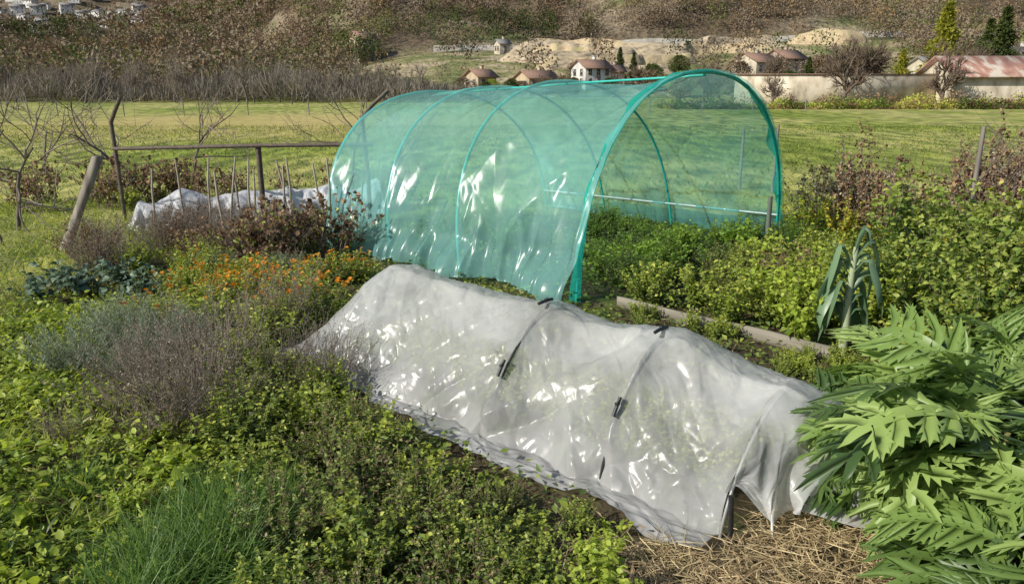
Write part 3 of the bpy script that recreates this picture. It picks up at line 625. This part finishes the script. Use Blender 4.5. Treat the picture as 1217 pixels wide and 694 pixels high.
# ---------------------------------------------------------------- left row cover, trellis, posts
fl=MB();A0=np.array([-5.65,10.75]);A1=np.array([-2.2,12.2]);dl=nrm(A1-A0);dn=np.array([-dl[1],dl[0]]);Ln=np.linalg.norm(A1-A0)
ns,nph=160,60;s,php=np.meshgrid(np.linspace(0,1,ns),np.linspace(0,PI,nph),indexing='ij')
hh=.46*(.75+.4*vnoise(s*9,0))*smooth(s/.05)*1.0;wd=.38
P=np.concatenate([A0+dl*(s*Ln)[...,None]+dn*(-wd*np.cos(php))[...,None],(hh*np.sin(php)**.8)[...,None]],-1)
P[...,2]+=(ridged(s*22,php*2)-.5)*.09*np.sin(php)-.05*np.abs(np.sin(s*PI*5));P[...,:2]+=dn*((ridged(s*26,php*1.5,4)-.5)*.1)[...,None]
P[...,2]=np.maximum(P[...,2],0.01)
i=np.arange(ns-1)[:,None]*nph+np.arange(nph-1)[None];fl.add(P,np.stack([i,i+nph,i+nph+1,i+1],-1).reshape(-1,4));put('fleece_row_cover',fl.mesh('fleece_row_cover',[M_fleece],True),label='long white fleece covering a low vegetable row',cat='row cover')
tr=put('trellis_frame',None,(0,0,0),label='weathered brown trellis frame with slanted top arms',cat='trellis')
pipe(tr,'post',[(-6.05,11.45,-.1),(-6.05,11.45,.8),(-6.06,11.45,1.5)],.033,M_rust,6)
pipe(tr,'arm',[(-6.06,11.45,1.48),(-5.95,11.4,1.65),(-5.82,11.35,1.84)],.03,M_rust,6)
pipe(tr,'post',[(-3.6,10.65,-.1),(-3.6,10.65,.6),(-3.6,10.65,1.22)],.04,M_rust,6)
pipe(tr,'post',[(-2.05,10.6,-.1),(-2.05,10.6,.8),(-2.1,10.6,1.6)],.03,M_rust,6)
pipe(tr,'arm',[(-2.1,10.6,1.58),(-1.95,10.62,1.75),(-1.72,10.65,1.95)],.028,M_rust,6)
pipe(tr,'rail',[(-6.05,11.4,1.09),(-3.6,10.6,1.2),(-1.95,10.55,1.22)],.03,M_rust,6)
mb=MB();n=10;z=np.linspace(-.1,1.18,n);V=[]
for t,zz in zip(np.linspace(0,1,n),z):
    cx=t*.62;wd_=.062+.004*math.sin(t*9)
    V+=[[cx-wd_,-.02,zz],[cx+wd_,-.02,zz+.01],[cx+wd_,.025,zz+.01],[cx-wd_,.025,zz]]
ii=np.arange(n-1)[:,None]*4;j=np.arange(4);k2=(j+1)%4;mb.add(V,np.stack(np.broadcast_arrays(ii+j,ii+k2,ii+4+k2,ii+4+j),-1).reshape(-1,4));mb.add(V[-4:],[[0,1,2,3]])
put('leaning_post',mb.mesh('leaning_post',[M_wood]),(-5.68,9.1,0),.1,label='grey weathered plank post leaning in the grass',cat='post')
r=np.random.default_rng(31)
mb=MB();stems(mb,np.array([[0,0,-.1],[.01,0,.4],[0,.01,.8],[.015,0,1.15]]),np.array([[.016,.015,.014,.011]]),0,6,cap=True);sm=mb.mesh('wooden_stake',[M_stake],True)
for (x,y,h_) in [(-4.6,10.3,.9),(-4.1,9.9,.95),(-3.75,9.6,1.0),(-3.35,9.3,1.0),(-3.0,9.6,.9),(-2.75,9.2,1.0),(-2.5,9.9,.9),(-2.3,9.3,1.0),(-3.9,10.6,.8),(-3.1,10.3,.9),(-5.0,10.2,.8),(-2.05,9.7,.85),(-3.5,8.9,.9),(-3.2,9.0,.9)]:
    o=put('wooden_stake',sm,(x,y,0),r.random()*6,(1,1,h_),label='thin wooden stake in the vegetable bed',cat='stake',group='stakes in the vegetable bed');o.rotation_euler=(r.normal(0,.08),r.normal(0,.08),r.random()*6)
for (x,y,h_) in [(5.55,8.9,1.55),(5.1,14.5,1.3),(3.05,8.7,.75),(4.6,15,1.2),(8.3,11.5,1.5)]:
    mb=MB();stems(mb,np.array([[0,0,-.1],[.01,0,h_*.5],[.02,.01,h_]]),np.array([[.03,.03,.026]]),0,7,cap=True);put('wooden_post',mb.mesh('wooden_post',[M_wood],True),(x,y,0),r.random(),label='round weathered wooden post among dry vines',cat='post')
mb=MB();stems(mb,np.array([[0,0,-.1],[0,0,.6],[.01,0,1.2]]),np.array([[.05,.05,.045]]),0,7,cap=True);pm=mb.mesh('fence_post',[M_wood],True)
for k in range(16):
    put('fence_post',pm,(-40+k*4.2,52+k*.5+r.normal(0,.3),0),0,.9,label='wooden fence post standing in the meadow',cat='fence post',group='fence posts across the meadow')
# ---------------------------------------------------------------- plant generator
def plant(name,seed,ns,h,spread,nl,L,Wd,T,mats,bend=.5,up=.3,t0=.1,sr=.004,base_r=.35,shrink=.4,curve=1.4,flower=None,hv=.35,twig=0,mix=0,droop=0):
    rr=np.random.default_rng(seed);mb=MB();m=7
    th=rr.random(ns)*2*PI;br=spread*base_r*np.sqrt(rr.random(ns))
    O=np.stack([np.cos(th)*br,np.sin(th)*br,np.zeros(ns)],-1);th2=th+rr.normal(0,.6,ns);out=np.stack([np.cos(th2),np.sin(th2),np.zeros(ns)],-1)*(spread*rr.random(ns)*.9)[:,None]
    H_=h*(1-hv+hv*rr.random(ns)*1.2)*(1-.25*np.linalg.norm(out,axis=1)/spread)
    def pos(k,t):
        z=H_[k]*(t-droop*t**3);q=O[k]+out[k]*(t**curve)[:,None];q=q+.03*h*np.stack([np.sin(t*7+k),np.cos(t*6+k*2),0*t],-1);q[:,2]=z;return q
    k=np.repeat(np.arange(ns),m);t=np.tile(np.linspace(0,1,m),ns);P=pos(k,t).reshape(ns,m,3)
    stems(mb,P,np.linspace(sr,sr*.4,m)[None],1,3,rr.random(ns))
    if twig:
        n=ns*twig;k=rr.integers(0,ns,n);t=rr.uniform(.35,1,n);b=pos(k,t);D=nrm(rr.normal(0,.6,(n,3))+np.array([0,0,.8]));ln=h*.22*rr.random(n)
        PP=np.stack([b,b+D*ln[:,None]*.5,b+D*ln[:,None]+np.array([0,0,.01])],1);stems(mb,PP,np.array([[sr*.4,sr*.3,sr*.2]]),1,3,rr.random(n))
        nn=nl*ns;kk=rr.integers(0,n,nn//2);b2=b[kk]+D[kk]*(ln[kk]*rr.random(nn//2))[:,None]
        leaves(mb,T,b2,rr.normal(0,1,(nn//2,3))+np.array([0,0,up]),L*rr.uniform(.5,1.1,nn//2),Wd,bend,rr.random(nn//2),0,.7,rr)
        nl=nl//2
    n=ns*nl;k=rr.integers(0,ns,n);t=rr.uniform(t0,1,n)**.8;b=pos(k,t)
    a_=rr.random(n)*2*PI;D=np.stack([np.cos(a_),np.sin(a_),up+rr.normal(0,.35,n)],-1)
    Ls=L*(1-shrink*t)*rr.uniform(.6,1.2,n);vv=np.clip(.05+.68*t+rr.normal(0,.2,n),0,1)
    if mix and len(mats)>2:
        q=(rr.random(n)<mix)
        leaves(mb,T,b[q],D[q],Ls[q],Ls[q]*Wd/L,bend,vv[q],2,.5,rr);b,D,Ls,vv=b[~q],D[~q],Ls[~q],vv[~q]
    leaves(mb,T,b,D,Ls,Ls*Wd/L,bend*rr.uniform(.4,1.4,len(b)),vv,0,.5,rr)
    if flower:
        nf,fs,fm=flower;k=rr.integers(0,ns,nf);b=pos(k,rr.uniform(.9,1.1,nf));
        up_=nrm(rr.normal(0,.35,(nf,3))+np.array([-.2,-.3,1]))
        for lay,(cnt,sc,tilt) in enumerate(((11,1,.15),(8,.65,.6))):
            for j in range(cnt):
                an=j*2*PI/cnt+lay*.3;e1=nrm(np.cross(up_,np.array([0.3,1,0.1])));e2=np.cross(up_,e1)
                D=e1*math.cos(an)+e2*math.sin(an)+up_*tilt;leaves(mb,T_s,b,D,fs*sc,fs*.42,.2,np.full(nf,.3+.5*lay)+rr.normal(0,.15,nf),fm,0,rr,U=up_)
    return mb.mesh(name,mats)
KM={}
KM['weed']=[plant('weed_plant',s,26,.42,.26,24,.068,.036,T_o,[M_green,M_stem,M_green2],.8,.3,mix=.3) for s in(1,2,3)]
KM['nettle']=[plant('nettle_plant',s,18,.5,.22,26,.085,.05,T_o,[M_green2,M_stem],.8,.15,t0=.2) for s in(4,5)]
KM['mint']=[plant('mint_plant',s,64,.42,.32,36,.036,.021,T_s,[M_dark,M_stem,M_purp],.5,.4,mix=.33,sr=.003,hv=.55) for s in(6,7)]
KM['mintg']=[plant('mint_plant',s,56,.36,.28,34,.04,.025,T_o,[M_green,M_stem,M_dark],.5,.4,mix=.4,sr=.003,hv=.5) for s in(8,9)]
KM['aster']=[plant('dry_aster',s,70,.66,.46,20,.018,.008,T_s,[M_dryg,M_twigp,M_dry],.3,.6,sr=.0026,twig=8,mix=.2,t0=.3,hv=.5) for s in(10,11)]
KM['lav']=[plant('lavender_bush',s,150,.42,.36,34,.05,.006,T_s,[M_lav,M_stem],.2,1.1,sr=.002,t0=.15,curve=1.1) for s in(12,)]
KM['kale']=[plant('kale_plant',s,12,.30,.25,8,.11,.075,T_o,[M_kale,M_stem],1.8,.9,sr=.006,t0=.2,shrink=.3) for s in(13,14)]
KM['mari']=[plant('marigold_plant',s,46,.36,.32,18,.06,.022,T_o,[M_green,M_stem,M_orange],.6,.4,flower=(17,.025,2)) for s in(15,16)]
KM['drybush']=[plant('dry_shrub',s,46,.55,.42,22,.05,.02,T_s,[M_dry,M_twig,M_dryg],.9,.2,sr=.0035,twig=4,mix=.5) for s in(17,18)]
KM['drytall']=[plant('dry_bean_plant',s,34,1.35,.5,60,.06,.034,T_o,[M_dry,M_twigp,M_dryg],1.4,-.1,sr=.005,twig=6,mix=.45,curve=1.0) for s in(19,20)]
KM['rasp']=[plant('raspberry_bush',s,36,1.15,.60,50,.09,.06,T_o,[M_rasp,M_twig,M_yell],.9,.2,sr=.005,mix=.025,t0=.15,curve=1.2,droop=.15) for s in(21,22,23)]
KM['yel']=[plant('yellow_leaved_shrub',s,26,.9,.36,44,.07,.045,T_o,[M_yell,M_twig,M_green2],.9,.1,sr=.005,mix=.4) for s in(24,)]
KM['vine']=[plant('reddish_vine_plant',s,22,.85,.5,18,.08,.05,T_o,[M_dry,M_twigp,M_green],1.2,-.1,sr=.006,twig=4,mix=.35) for s in(25,26)]
KM['dock']=[plant('dandelion_plant',s,3,.06,.10,14,.17,.042,T_o,[M_green2,M_stem],1.3,.9,sr=.003,t0=.0,shrink=.2) for s in(27,28)]
KM['broad']=[plant('broad_leaved_weed',s,8,.18,.2,9,.085,.055,T_o,[M_green2,M_stem],1.2,.6,sr=.003,t0=.3,shrink=.2) for s in(29,30)]
mb=MB();rr=np.random.default_rng(40);n=600;b=np.concatenate([rr.normal(0,.09,(n,2)),np.zeros((n,1))],1);leaves(mb,T_b,b,np.concatenate([b[:,:2]*2.5+rr.normal(0,.3,(n,2)),np.full((n,1),1.)],1),rr.uniform(.16,.36,n),.005,rr.uniform(.5,1.9,n),rr.random(n)*.8,0,.5,rr)
KM['tuft']=[mb.mesh('grass_tuft',[M_chive])]
INFO={'weed':('weed_plant','leafy green weed growing in the garden bed','weed'),'nettle':('nettle_plant','bright green nettle-like plant with upright stems','plant'),
'mint':('mint_plant','dense dark herb bush with purplish tips','herb'),'mintg':('mint_plant','dense green herb bush with small leaves','herb'),'aster':('dry_aster','dried brown-purple bush of thin seedhead twigs','dry bush'),
'lav':('lavender_bush','grey-green lavender bush with needle leaves','lavender'),'kale':('kale_plant','blue-green kale plant low on the ground','kale'),'mari':('marigold_plant','clump of bright orange marigold flowers','marigold'),
'drybush':('dry_shrub','rust-brown withered shrub in the garden bed','dry shrub'),'drytall':('dry_bean_plant','tall withered brown climbing plant','dry plant'),'rasp':('raspberry_bush','tall leafy green raspberry bush','raspberry bush'),
'yel':('yellow_leaved_shrub','shrub with yellow-green autumn leaves','shrub'),'vine':('reddish_vine_plant','low vine with reddish withered leaves','vine'),'tuft':('grass_tuft','long arching green grass tuft','grass tuft'),'dock':('dandelion_plant','rosette of long green dandelion leaves','dandelion'),'broad':('broad_leaved_weed','weed with broad bright green leaves','weed')}
r=np.random.default_rng(77)
def grow(kind,x,y,s=1,sz=None):
    nm,lb,ct=INFO[kind];m=KM[kind][r.integers(len(KM[kind]))]
    s=s*r.uniform(.85,1.15);return put(nm,m,(x,y,-.01),r.random()*6.28,(s,s,s*(sz or 1)),label=lb,cat=ct,group=nm.replace('_',' ')+'s in the garden')
def inlow(x,y,m=.1):
    v=np.array([x,y])-B0;s_=v@Ld;o=v@nd
    return -.5-m<s_<3.6+m and -.2-m<o<1.05+m
def intun(x,y,m=0):
    v=np.array([x,y])-F0;s_=v@d;o=v@w
    return -m<s_<4+m and -m<o<4.2+m
def patch(kinds,x0,x1,y0,y1,n,s=1,intunok=False,f=None):
    c=0;tr=0
    while c<n and tr<n*20:
        tr+=1;x=r.uniform(x0,x1);y=r.uniform(y0,y1)
        if inlow(x,y,.12) or (intun(x,y,.05) and not intunok):continue
        if f and not f(x,y):continue
        grow(kinds[r.integers(len(kinds))],x,y,s);c+=1
for x,y,k,s in [(-.75,3.3,'mint',1.0),(-.4,2.98,'mint',.95),(-.6,2.75,'mintg',1.0),(-.15,2.75,'mintg',.9),(-1.0,2.9,'mint',.9),(-.2,2.45,'mint',.95),(.1,2.52,'mintg',.8),(.35,2.45,'nettle',.6),(.15,2.3,'nettle',.65),(.5,2.36,'nettle',.55),(-.1,2.25,'mintg',.8),
    (-.62,2.4,'mint',.9),(-.95,2.45,'mintg',.9),(-1.05,3.7,'mint',.9),(-.78,3.75,'weed',.75),(-1.3,3.35,'mintg',.8),(.5,2.2,'weed',.6),(-.45,3.32,'weed',.7),(-.2,3.12,'mint',.6),(.1,2.85,'weed',.5),(.35,2.72,'nettle',.45),(-.95,3.95,'mint',.75),
    (-1.25,4.1,'weed',.9),(-1.4,4.4,'mint',.95),(-1.25,4.6,'weed',.8),(-1.65,4.7,'weed',.9),(-1.9,5.0,'mintg',1.),(-1.55,3.85,'mintg',.95),(-1.7,4.15,'weed',.8),(-1.85,5.5,'weed',1),
    (-1.95,4.2,'aster',1.05),(-2.2,4.45,'aster',1.05),(-2.45,4.3,'aster',.85),(-1.75,4.05,'aster',.85),(-2.1,4.0,'aster',.8),(-2.0,4.8,'aster',1.05),(-2.55,4.8,'aster',.85),(-1.5,4.75,'aster',.85),(-1.25,4.72,'aster',.7),(-2.6,3.9,'aster',.5),
    (-2.9,5.3,'lav',1.15),(-3.2,5.0,'lav',1.0),(-2.7,4.9,'lav',.95),(-3.1,5.7,'lav',1.1),(-2.6,5.4,'lav',1.),
    (-4.4,7.2,'kale',1.3),(-4.1,7.0,'kale',1.2),(-4.7,7.3,'kale',1.2),(-3.8,7.2,'kale',1.2),(-4.2,7.5,'kale',1.2),(-3.6,6.9,'kale',1.1),(-4.5,6.8,'kale',1),
    (-1.35,2.95,'tuft',1),(-1.2,2.7,'tuft',1),(-1.55,2.8,'tuft',.9),(-1.4,3.25,'tuft',.8),(-1.1,3.15,'tuft',.75),(-1.45,2.5,'tuft',1),(-1.25,3.0,'tuft',.9),(-1.1,2.8,'tuft',.8),(-2.2,3.4,'tuft',.6),(-3.0,3.8,'tuft',.6),(-2.5,3.0,'tuft',.55)]:
    grow(k,x,y,s)
for s_ in np.arange(.35,3.2,.18):
    o=-.34-r.random()*.12-.08*math.exp(-((s_-1.25)/.6)**2);p=B0+Ld*s_+nd*o
    if p[0]<.72:grow(['weed','mintg','broad','mint'][r.integers(4)],p[0],p[1],r.uniform(.32,.5))
patch(['dock','broad'],-4.2,-1.5,2.4,5.2,44,.85)
patch(['weed','nettle','mintg','broad'],-4.4,-1.8,2.6,4.6,22,.45)
patch(['mari'],-3.3,-1.6,5.9,7.7,25,1.0)
patch(['weed','mari'],-3.3,-1.9,5.6,7.8,8,.9)
patch(['drybush','aster','aster'],-4.9,-3.0,8.0,9.6,15,1.0)
patch(['drybush','vine'],-3.2,-1.9,7.8,8.9,9,.95)
patch(['weed','mintg'],-4.6,-1.9,7.8,9.8,15,.8)
patch(['weed','mintg','lav'],-3.6,-2.4,6.8,8.0,8,.9)
patch(['vine','vine','weed'],-7.2,-1.9,11.9,13.6,18,.9)
patch(['drybush','aster'],-5.0,-2.6,9.7,10.5,8,.8)
patch(['vine'],-8.5,-5.5,12,14,6,1.0)
patch(['weed','mint','aster'],-2.3,-1.55,5.6,6.1,5,.9)
patch(['weed','weed','nettle','mintg','mint'],.9,3.4,5.9,9.2,60,1.05,intunok=True,f=lambda x,y:(x*.694+y*.72)>5.64)
patch(['weed','nettle','mintg'],2.2,4.2,5.2,7.6,30,1.05,f=lambda x,y:(x*.694+y*.72)>5.6)
patch(['mint','drybush'],1.0,3.2,6.2,8.0,8,.9,intunok=True,f=lambda x,y:(x*.694+y*.72)>5.7)
patch(['weed','mintg'],-1.5,3.0,8.3,11,22,.9,intunok=True,f=lambda x,y:intun(x,y,-.4))
patch(['weed','weed','mintg'],3.3,6.6,7.2,10.5,30,1.1)
patch(['weed','mintg'],.8,2.6,4.3,6.4,22,.42,f=lambda x,y:4.75<(x*.694+y*.72)<5.48)
for x,y,k,s in [(3.4,5.9,'rasp',1.),(3.9,6.2,'rasp',1.05),(4.4,6.4,'rasp',1.1),(3.7,5.4,'rasp',.9),(4.2,5.6,'rasp',1),(4.8,6.9,'rasp',1.15),(4.1,7.2,'rasp',1.1),(3.2,6.4,'rasp',.8),(5.3,7.6,'rasp',1.1),(4.6,7.8,'rasp',1.0),(3.3,4.9,'rasp',.85),(5.0,6.1,'rasp',1.1),
    (4.35,9.4,'drytall',1.05),(4.7,9.8,'drytall',1.0),(4.1,9.9,'drytall',.9),(4.5,8.9,'drytall',.9),(3.75,9.35,'yel',.95),(3.95,8.9,'yel',.8),(5.6,9.2,'drytall',1.0),(6.2,9.3,'drytall',1.1),(6.6,9.9,'drytall',1.1),(5.2,10.2,'vine',1.3),(5.9,8.6,'vine',1.3),(6.9,9.2,'drytall',1.05),
    (2.9,5.2,'weed',.9),(3.05,4.6,'weed',1),(2.75,4.9,'nettle',.8)]:
    grow(k,x,y,s)
for s_ in np.arange(.2,3.1,.26):
    for o in(.32,.55,.75):
        p=B0+Ld*s_+nd*o;q=grow('weed',p[0],p[1],.66)
# ---------------------------------------------------------------- bare shrubs
VT=[bare_tree(s,2.6,.026,3,.8,4,.0,.85,.2,M_twigp,.56) for s in(31,32,33)]
for x,y,s in((-7.1,10.5,1.2),(-6.6,9.4,.65),(-7.3,14.4,1.4),(-6.3,14.6,1.25),(-3.2,14.8,1.25),(-2.5,15.0,1.15),(-9.2,13,1.3),(6.9,9.6,.85),(6.2,9.8,.7),(7.6,10.5,1.0),(5.9,9.0,.7),(-10,16,1.3)):
    t=VT[int(abs(x*10))%3];tree2('bare_fruit_tree',t[0],t[1],(x,y,0),r.random()*6,s,'small gnarled leafless fruit tree','fruit tree','leafless fruit trees around the garden')
# ---------------------------------------------------------------- leek
mb=MB();rr=np.random.default_rng(8)
stems(mb,np.array([[0,0,-.02],[.005,0,.2],[0,.01,.45],[.01,0,.84]]),np.array([[.036,.032,.03,.018]]),1,12,.6)
for k in range(18):
    th=(0.15 if k%2 else PI+.15)+rr.normal(0,.5);o=np.array([math.cos(th),math.sin(th),0]);z0=.26+.54*k/18;l1=rr.uniform(.06,.15);l2=rr.uniform(.22,.42);oz=rr.uniform(.03,.10)
    sd=np.array([-o[1],o[0],0]);dv=rr.normal(0,.04)
    pts=[];p=np.array([0,0,z0])+o*.012
    pts.append(p);pts.append(p+o*l1*.5+np.array([0,0,l1*.8]));a0=pts[-1]
    pts.append(a0+o*(.03+oz*.35)+np.array([0,0,.015]));pts.append(pts[-1]+o*.02+np.array([0,0,-.035]))
    for q in range(1,7):
        pts.append(pts[3]+o*(oz*math.sin(q/6*2.0))+sd*dv*q/6*1.5+np.array([0,0,-l2*q/6]))
    wd=np.array([.045,.055,.062,.07,.078,.08,.074,.06,.038,.003])*rr.uniform(.85,1.2)
    ribbon(mb,pts,wd,sd+rr.normal(0,.4,3),rr.uniform(.2,.7),rr.random(),0)
for k in range(3):
    th=rr.random()*6.28;o=np.array([math.cos(th),math.sin(th),0]);pts=[np.array([0,0,.78]),np.array([0,0,.92])+o*.03,np.array([0,0,1.0])+o*.07,np.array([0,0,.97])+o*.11,np.array([0,0,.86])+o*.13]
    ribbon(mb,pts,[.03,.045,.045,.035,.004],np.array([-o[1],o[0],0]),.4,rr.random(),0)
put('leek_plant',mb.mesh('leek_plant',[M_leek,M_leekw],True),(2.58,5.45,0),0,1.0,label='tall leek with drooping blue-green strap leaves',cat='leek')
# ---------------------------------------------------------------- artichokes
def artichoke(seed,n,L,h):
    rr=np.random.default_rng(seed);mb=MB()
    for T in TL:
        nn=n//4
        th=rr.random(nn)*2*PI;el=rr.uniform(.25,1.3,nn);z=rr.uniform(.1,h,nn)
        b=np.stack([np.cos(th)*.13,np.sin(th)*.13,z],-1);D=np.stack([np.cos(th)*np.cos(el),np.sin(th)*np.cos(el),np.sin(el)],-1)
        Ls=L*rr.uniform(.6,1.12,nn)
        leaves(mb,T,b,D,Ls,Ls*rr.uniform(.58,.76,nn),rr.uniform(1.2,2.7,nn),np.clip(.08+.55*(z/h)+rr.normal(0,.25,nn),0,1),0,.35,rr)  # lower leaves coloured darker: gap shade painted into the leaf colour
    for q in range(10):
        a_=rr.random()*6.28;R_=rr.random()*.13;zz=np.linspace(0,h*rr.uniform(.7,1),5);stems(mb,np.stack([math.cos(a_)*R_*(1+zz),math.sin(a_)*R_*(1+zz),zz],-1),np.linspace(.02,.012,5)[None],1,6,.4)
    return mb.mesh('artichoke_plant',[M_art,M_stem],False)
AM=[artichoke(51,48,.68,.66),artichoke(52,44,.64,.62)]
for i,(x,y,s) in enumerate([(2.0,2.78,1.0),(2.35,3.35,.98),(2.05,3.5,.82),(1.92,2.25,.85),(2.7,2.85,.95),(2.95,3.9,.82),(2.25,2.4,.95),(1.82,3.15,.8)]):
    put('artichoke_plant',AM[i%2],(x,y,0),i*1.3,s,label='large artichoke plant with arching jagged silvery-green leaves',cat='artichoke',group='artichoke plants beside the row cover')
# ---------------------------------------------------------------- ground covers (stuff)
def cover(name,n,x0,x1,y0,y1,hmin,hmax,L,Wd,T,mats,label,bend=.6,up=.4,f=None,dens=1.2,cat='ground cover',thr=.3,seed=0):
    rr=np.random.default_rng(100+seed);x=rr.uniform(x0,x1,n);y=rr.uniform(y0,y1,n)
    k=vnoise(x*dens,y*dens,seed)>thr*rr.random(n)*1.6
    if f is not None:k&=f(x,y)
    x,y=x[k],y[k];n=len(x);hh=hmin+(hmax-hmin)*vnoise(x*2.3,y*2.3,seed+2)*1.3
    z=hh*rr.random(n)
    a_=rr.random(n)*2*PI;D=np.stack([np.cos(a_),np.sin(a_),up+rr.normal(0,.3,n)],-1)
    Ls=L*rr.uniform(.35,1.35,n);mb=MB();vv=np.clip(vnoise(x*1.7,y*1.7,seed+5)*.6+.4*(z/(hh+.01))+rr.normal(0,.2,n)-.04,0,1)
    mi=rr.random(n)
    for j in range(len(mats)):
        q=(mi>=j/len(mats))&(mi<(j+1)/len(mats)) if len(mats)>1 else np.ones(n,bool)
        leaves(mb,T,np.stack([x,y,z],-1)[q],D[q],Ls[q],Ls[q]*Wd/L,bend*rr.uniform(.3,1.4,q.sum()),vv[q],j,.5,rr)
    return put(name,mb.mesh(name,mats),kind='stuff',label=label,cat=cat)
def vlow(x,y,m=0.):
    s_=(x-B0[0])*Ld[0]+(y-B0[1])*Ld[1];o=(x-B0[0])*nd[0]+(y-B0[1])*nd[1]
    return ~((s_>-.1)&(s_<3.7)&(o>-.24-m)&(o<1.1))
cover('low_weeds',36000,-4.6,-1.0,2.0,6.6,.02,.20,.046,.029,T_o,[M_green2,M_green,M_green2],'dense low yellow-green leafy weeds',.7,.45,lambda x,y:vlow(x,y)&(x<-1.0),seed=1,cat='weeds',thr=.5,dens=2.2)
cover('low_weeds',17000,-4.6,-1.0,2.0,6.6,.0,.10,.09,.014,T_o,[M_green,M_green2,M_grass],'narrow-leaved weeds among the clover',.9,.9,lambda x,y:vlow(x,y)&(x<-1.0),seed=8,cat='weeds',thr=.5,dens=1.7)
cover('low_weeds',38000,-1.6,6.5,2.0,11.5,.02,.12,.05,.03,T_s,[M_green,M_dark],'low weeds carpeting the garden beds',.6,.4,lambda x,y:vlow(x,y)&~((x>.45)&(y<3.9))&(((x*.694+y*.72)>5.62)|((x*.694+y*.72)<5.4)),seed=2,cat='weeds',thr=.12)
cover('garden_litter',16000,-4.5,6.5,2.0,12,.0,.07,.05,.012,T_s,[M_dry,M_dryg,M_straw],'dry leaves and twigs scattered on the soil',.3,.1,lambda x,y:vlow(x,y),seed=3,cat='plant litter')
cover('garden_grass',45000,-10,-1.2,2.2,13.5,.0,.01,.14,.007,T_b,[M_grass],'meadow grass beside the garden',1.0,1.6,lambda x,y:(x<-2.6-.22*y+1.0)|((y<5.5)&(x<-1.2)&(vnoise(x*1.6,y*1.6,21)>.5)),seed=4,cat='grass')
cover('garden_clover',30000,-10,-2.6,4.5,13.5,.0,.07,.04,.028,T_s,[M_green2,M_green],'clover and small weeds in the grass',.4,.4,lambda x,y:(x<-2.6-.22*y+1.0),seed=5,cat='ground cover')
cover('bed_grass',16000,-6,6.5,6,13.5,.0,.01,.16,.007,T_b,[M_grass],'grass growing between beds',1.0,1.6,lambda x,y:~((x>0)&(y<7.5)),seed=6,cat='grass',thr=.6)
cover('meadow_grass',80000,-28,28,12.5,40,.0,.0,.12,.022,T_s,[M_grass],'grass of the meadow',.5,1.4,None,seed=7,cat='grass',dens=.6)
rr=np.random.default_rng(61);mb=MB();n=16000
x=rr.uniform(.2,2.2,n);y=rr.uniform(1.9,3.9,n);k=vlow(x,y,0)&((x>.75)|(y<2.9));x,y=x[k],y[k];n=len(x)
z=.04*rr.random(n)*(1+vnoise(x*4,y*4));a_=rr.random(n)*2*PI+vnoise(x*3,y*3)*4
leaves(mb,T_b,np.stack([x,y,z+.01],-1),np.stack([np.cos(a_),np.sin(a_),rr.normal(0.02,.12,n)],-1),rr.uniform(.05,.18,n),.0042,rr.uniform(-.3,.8,n),rr.random(n),0,.4,rr)
put('straw_mulch',mb.mesh('straw_mulch',[M_straw]),kind='stuff',label='loose golden straw mulch on the soil',cat='straw')
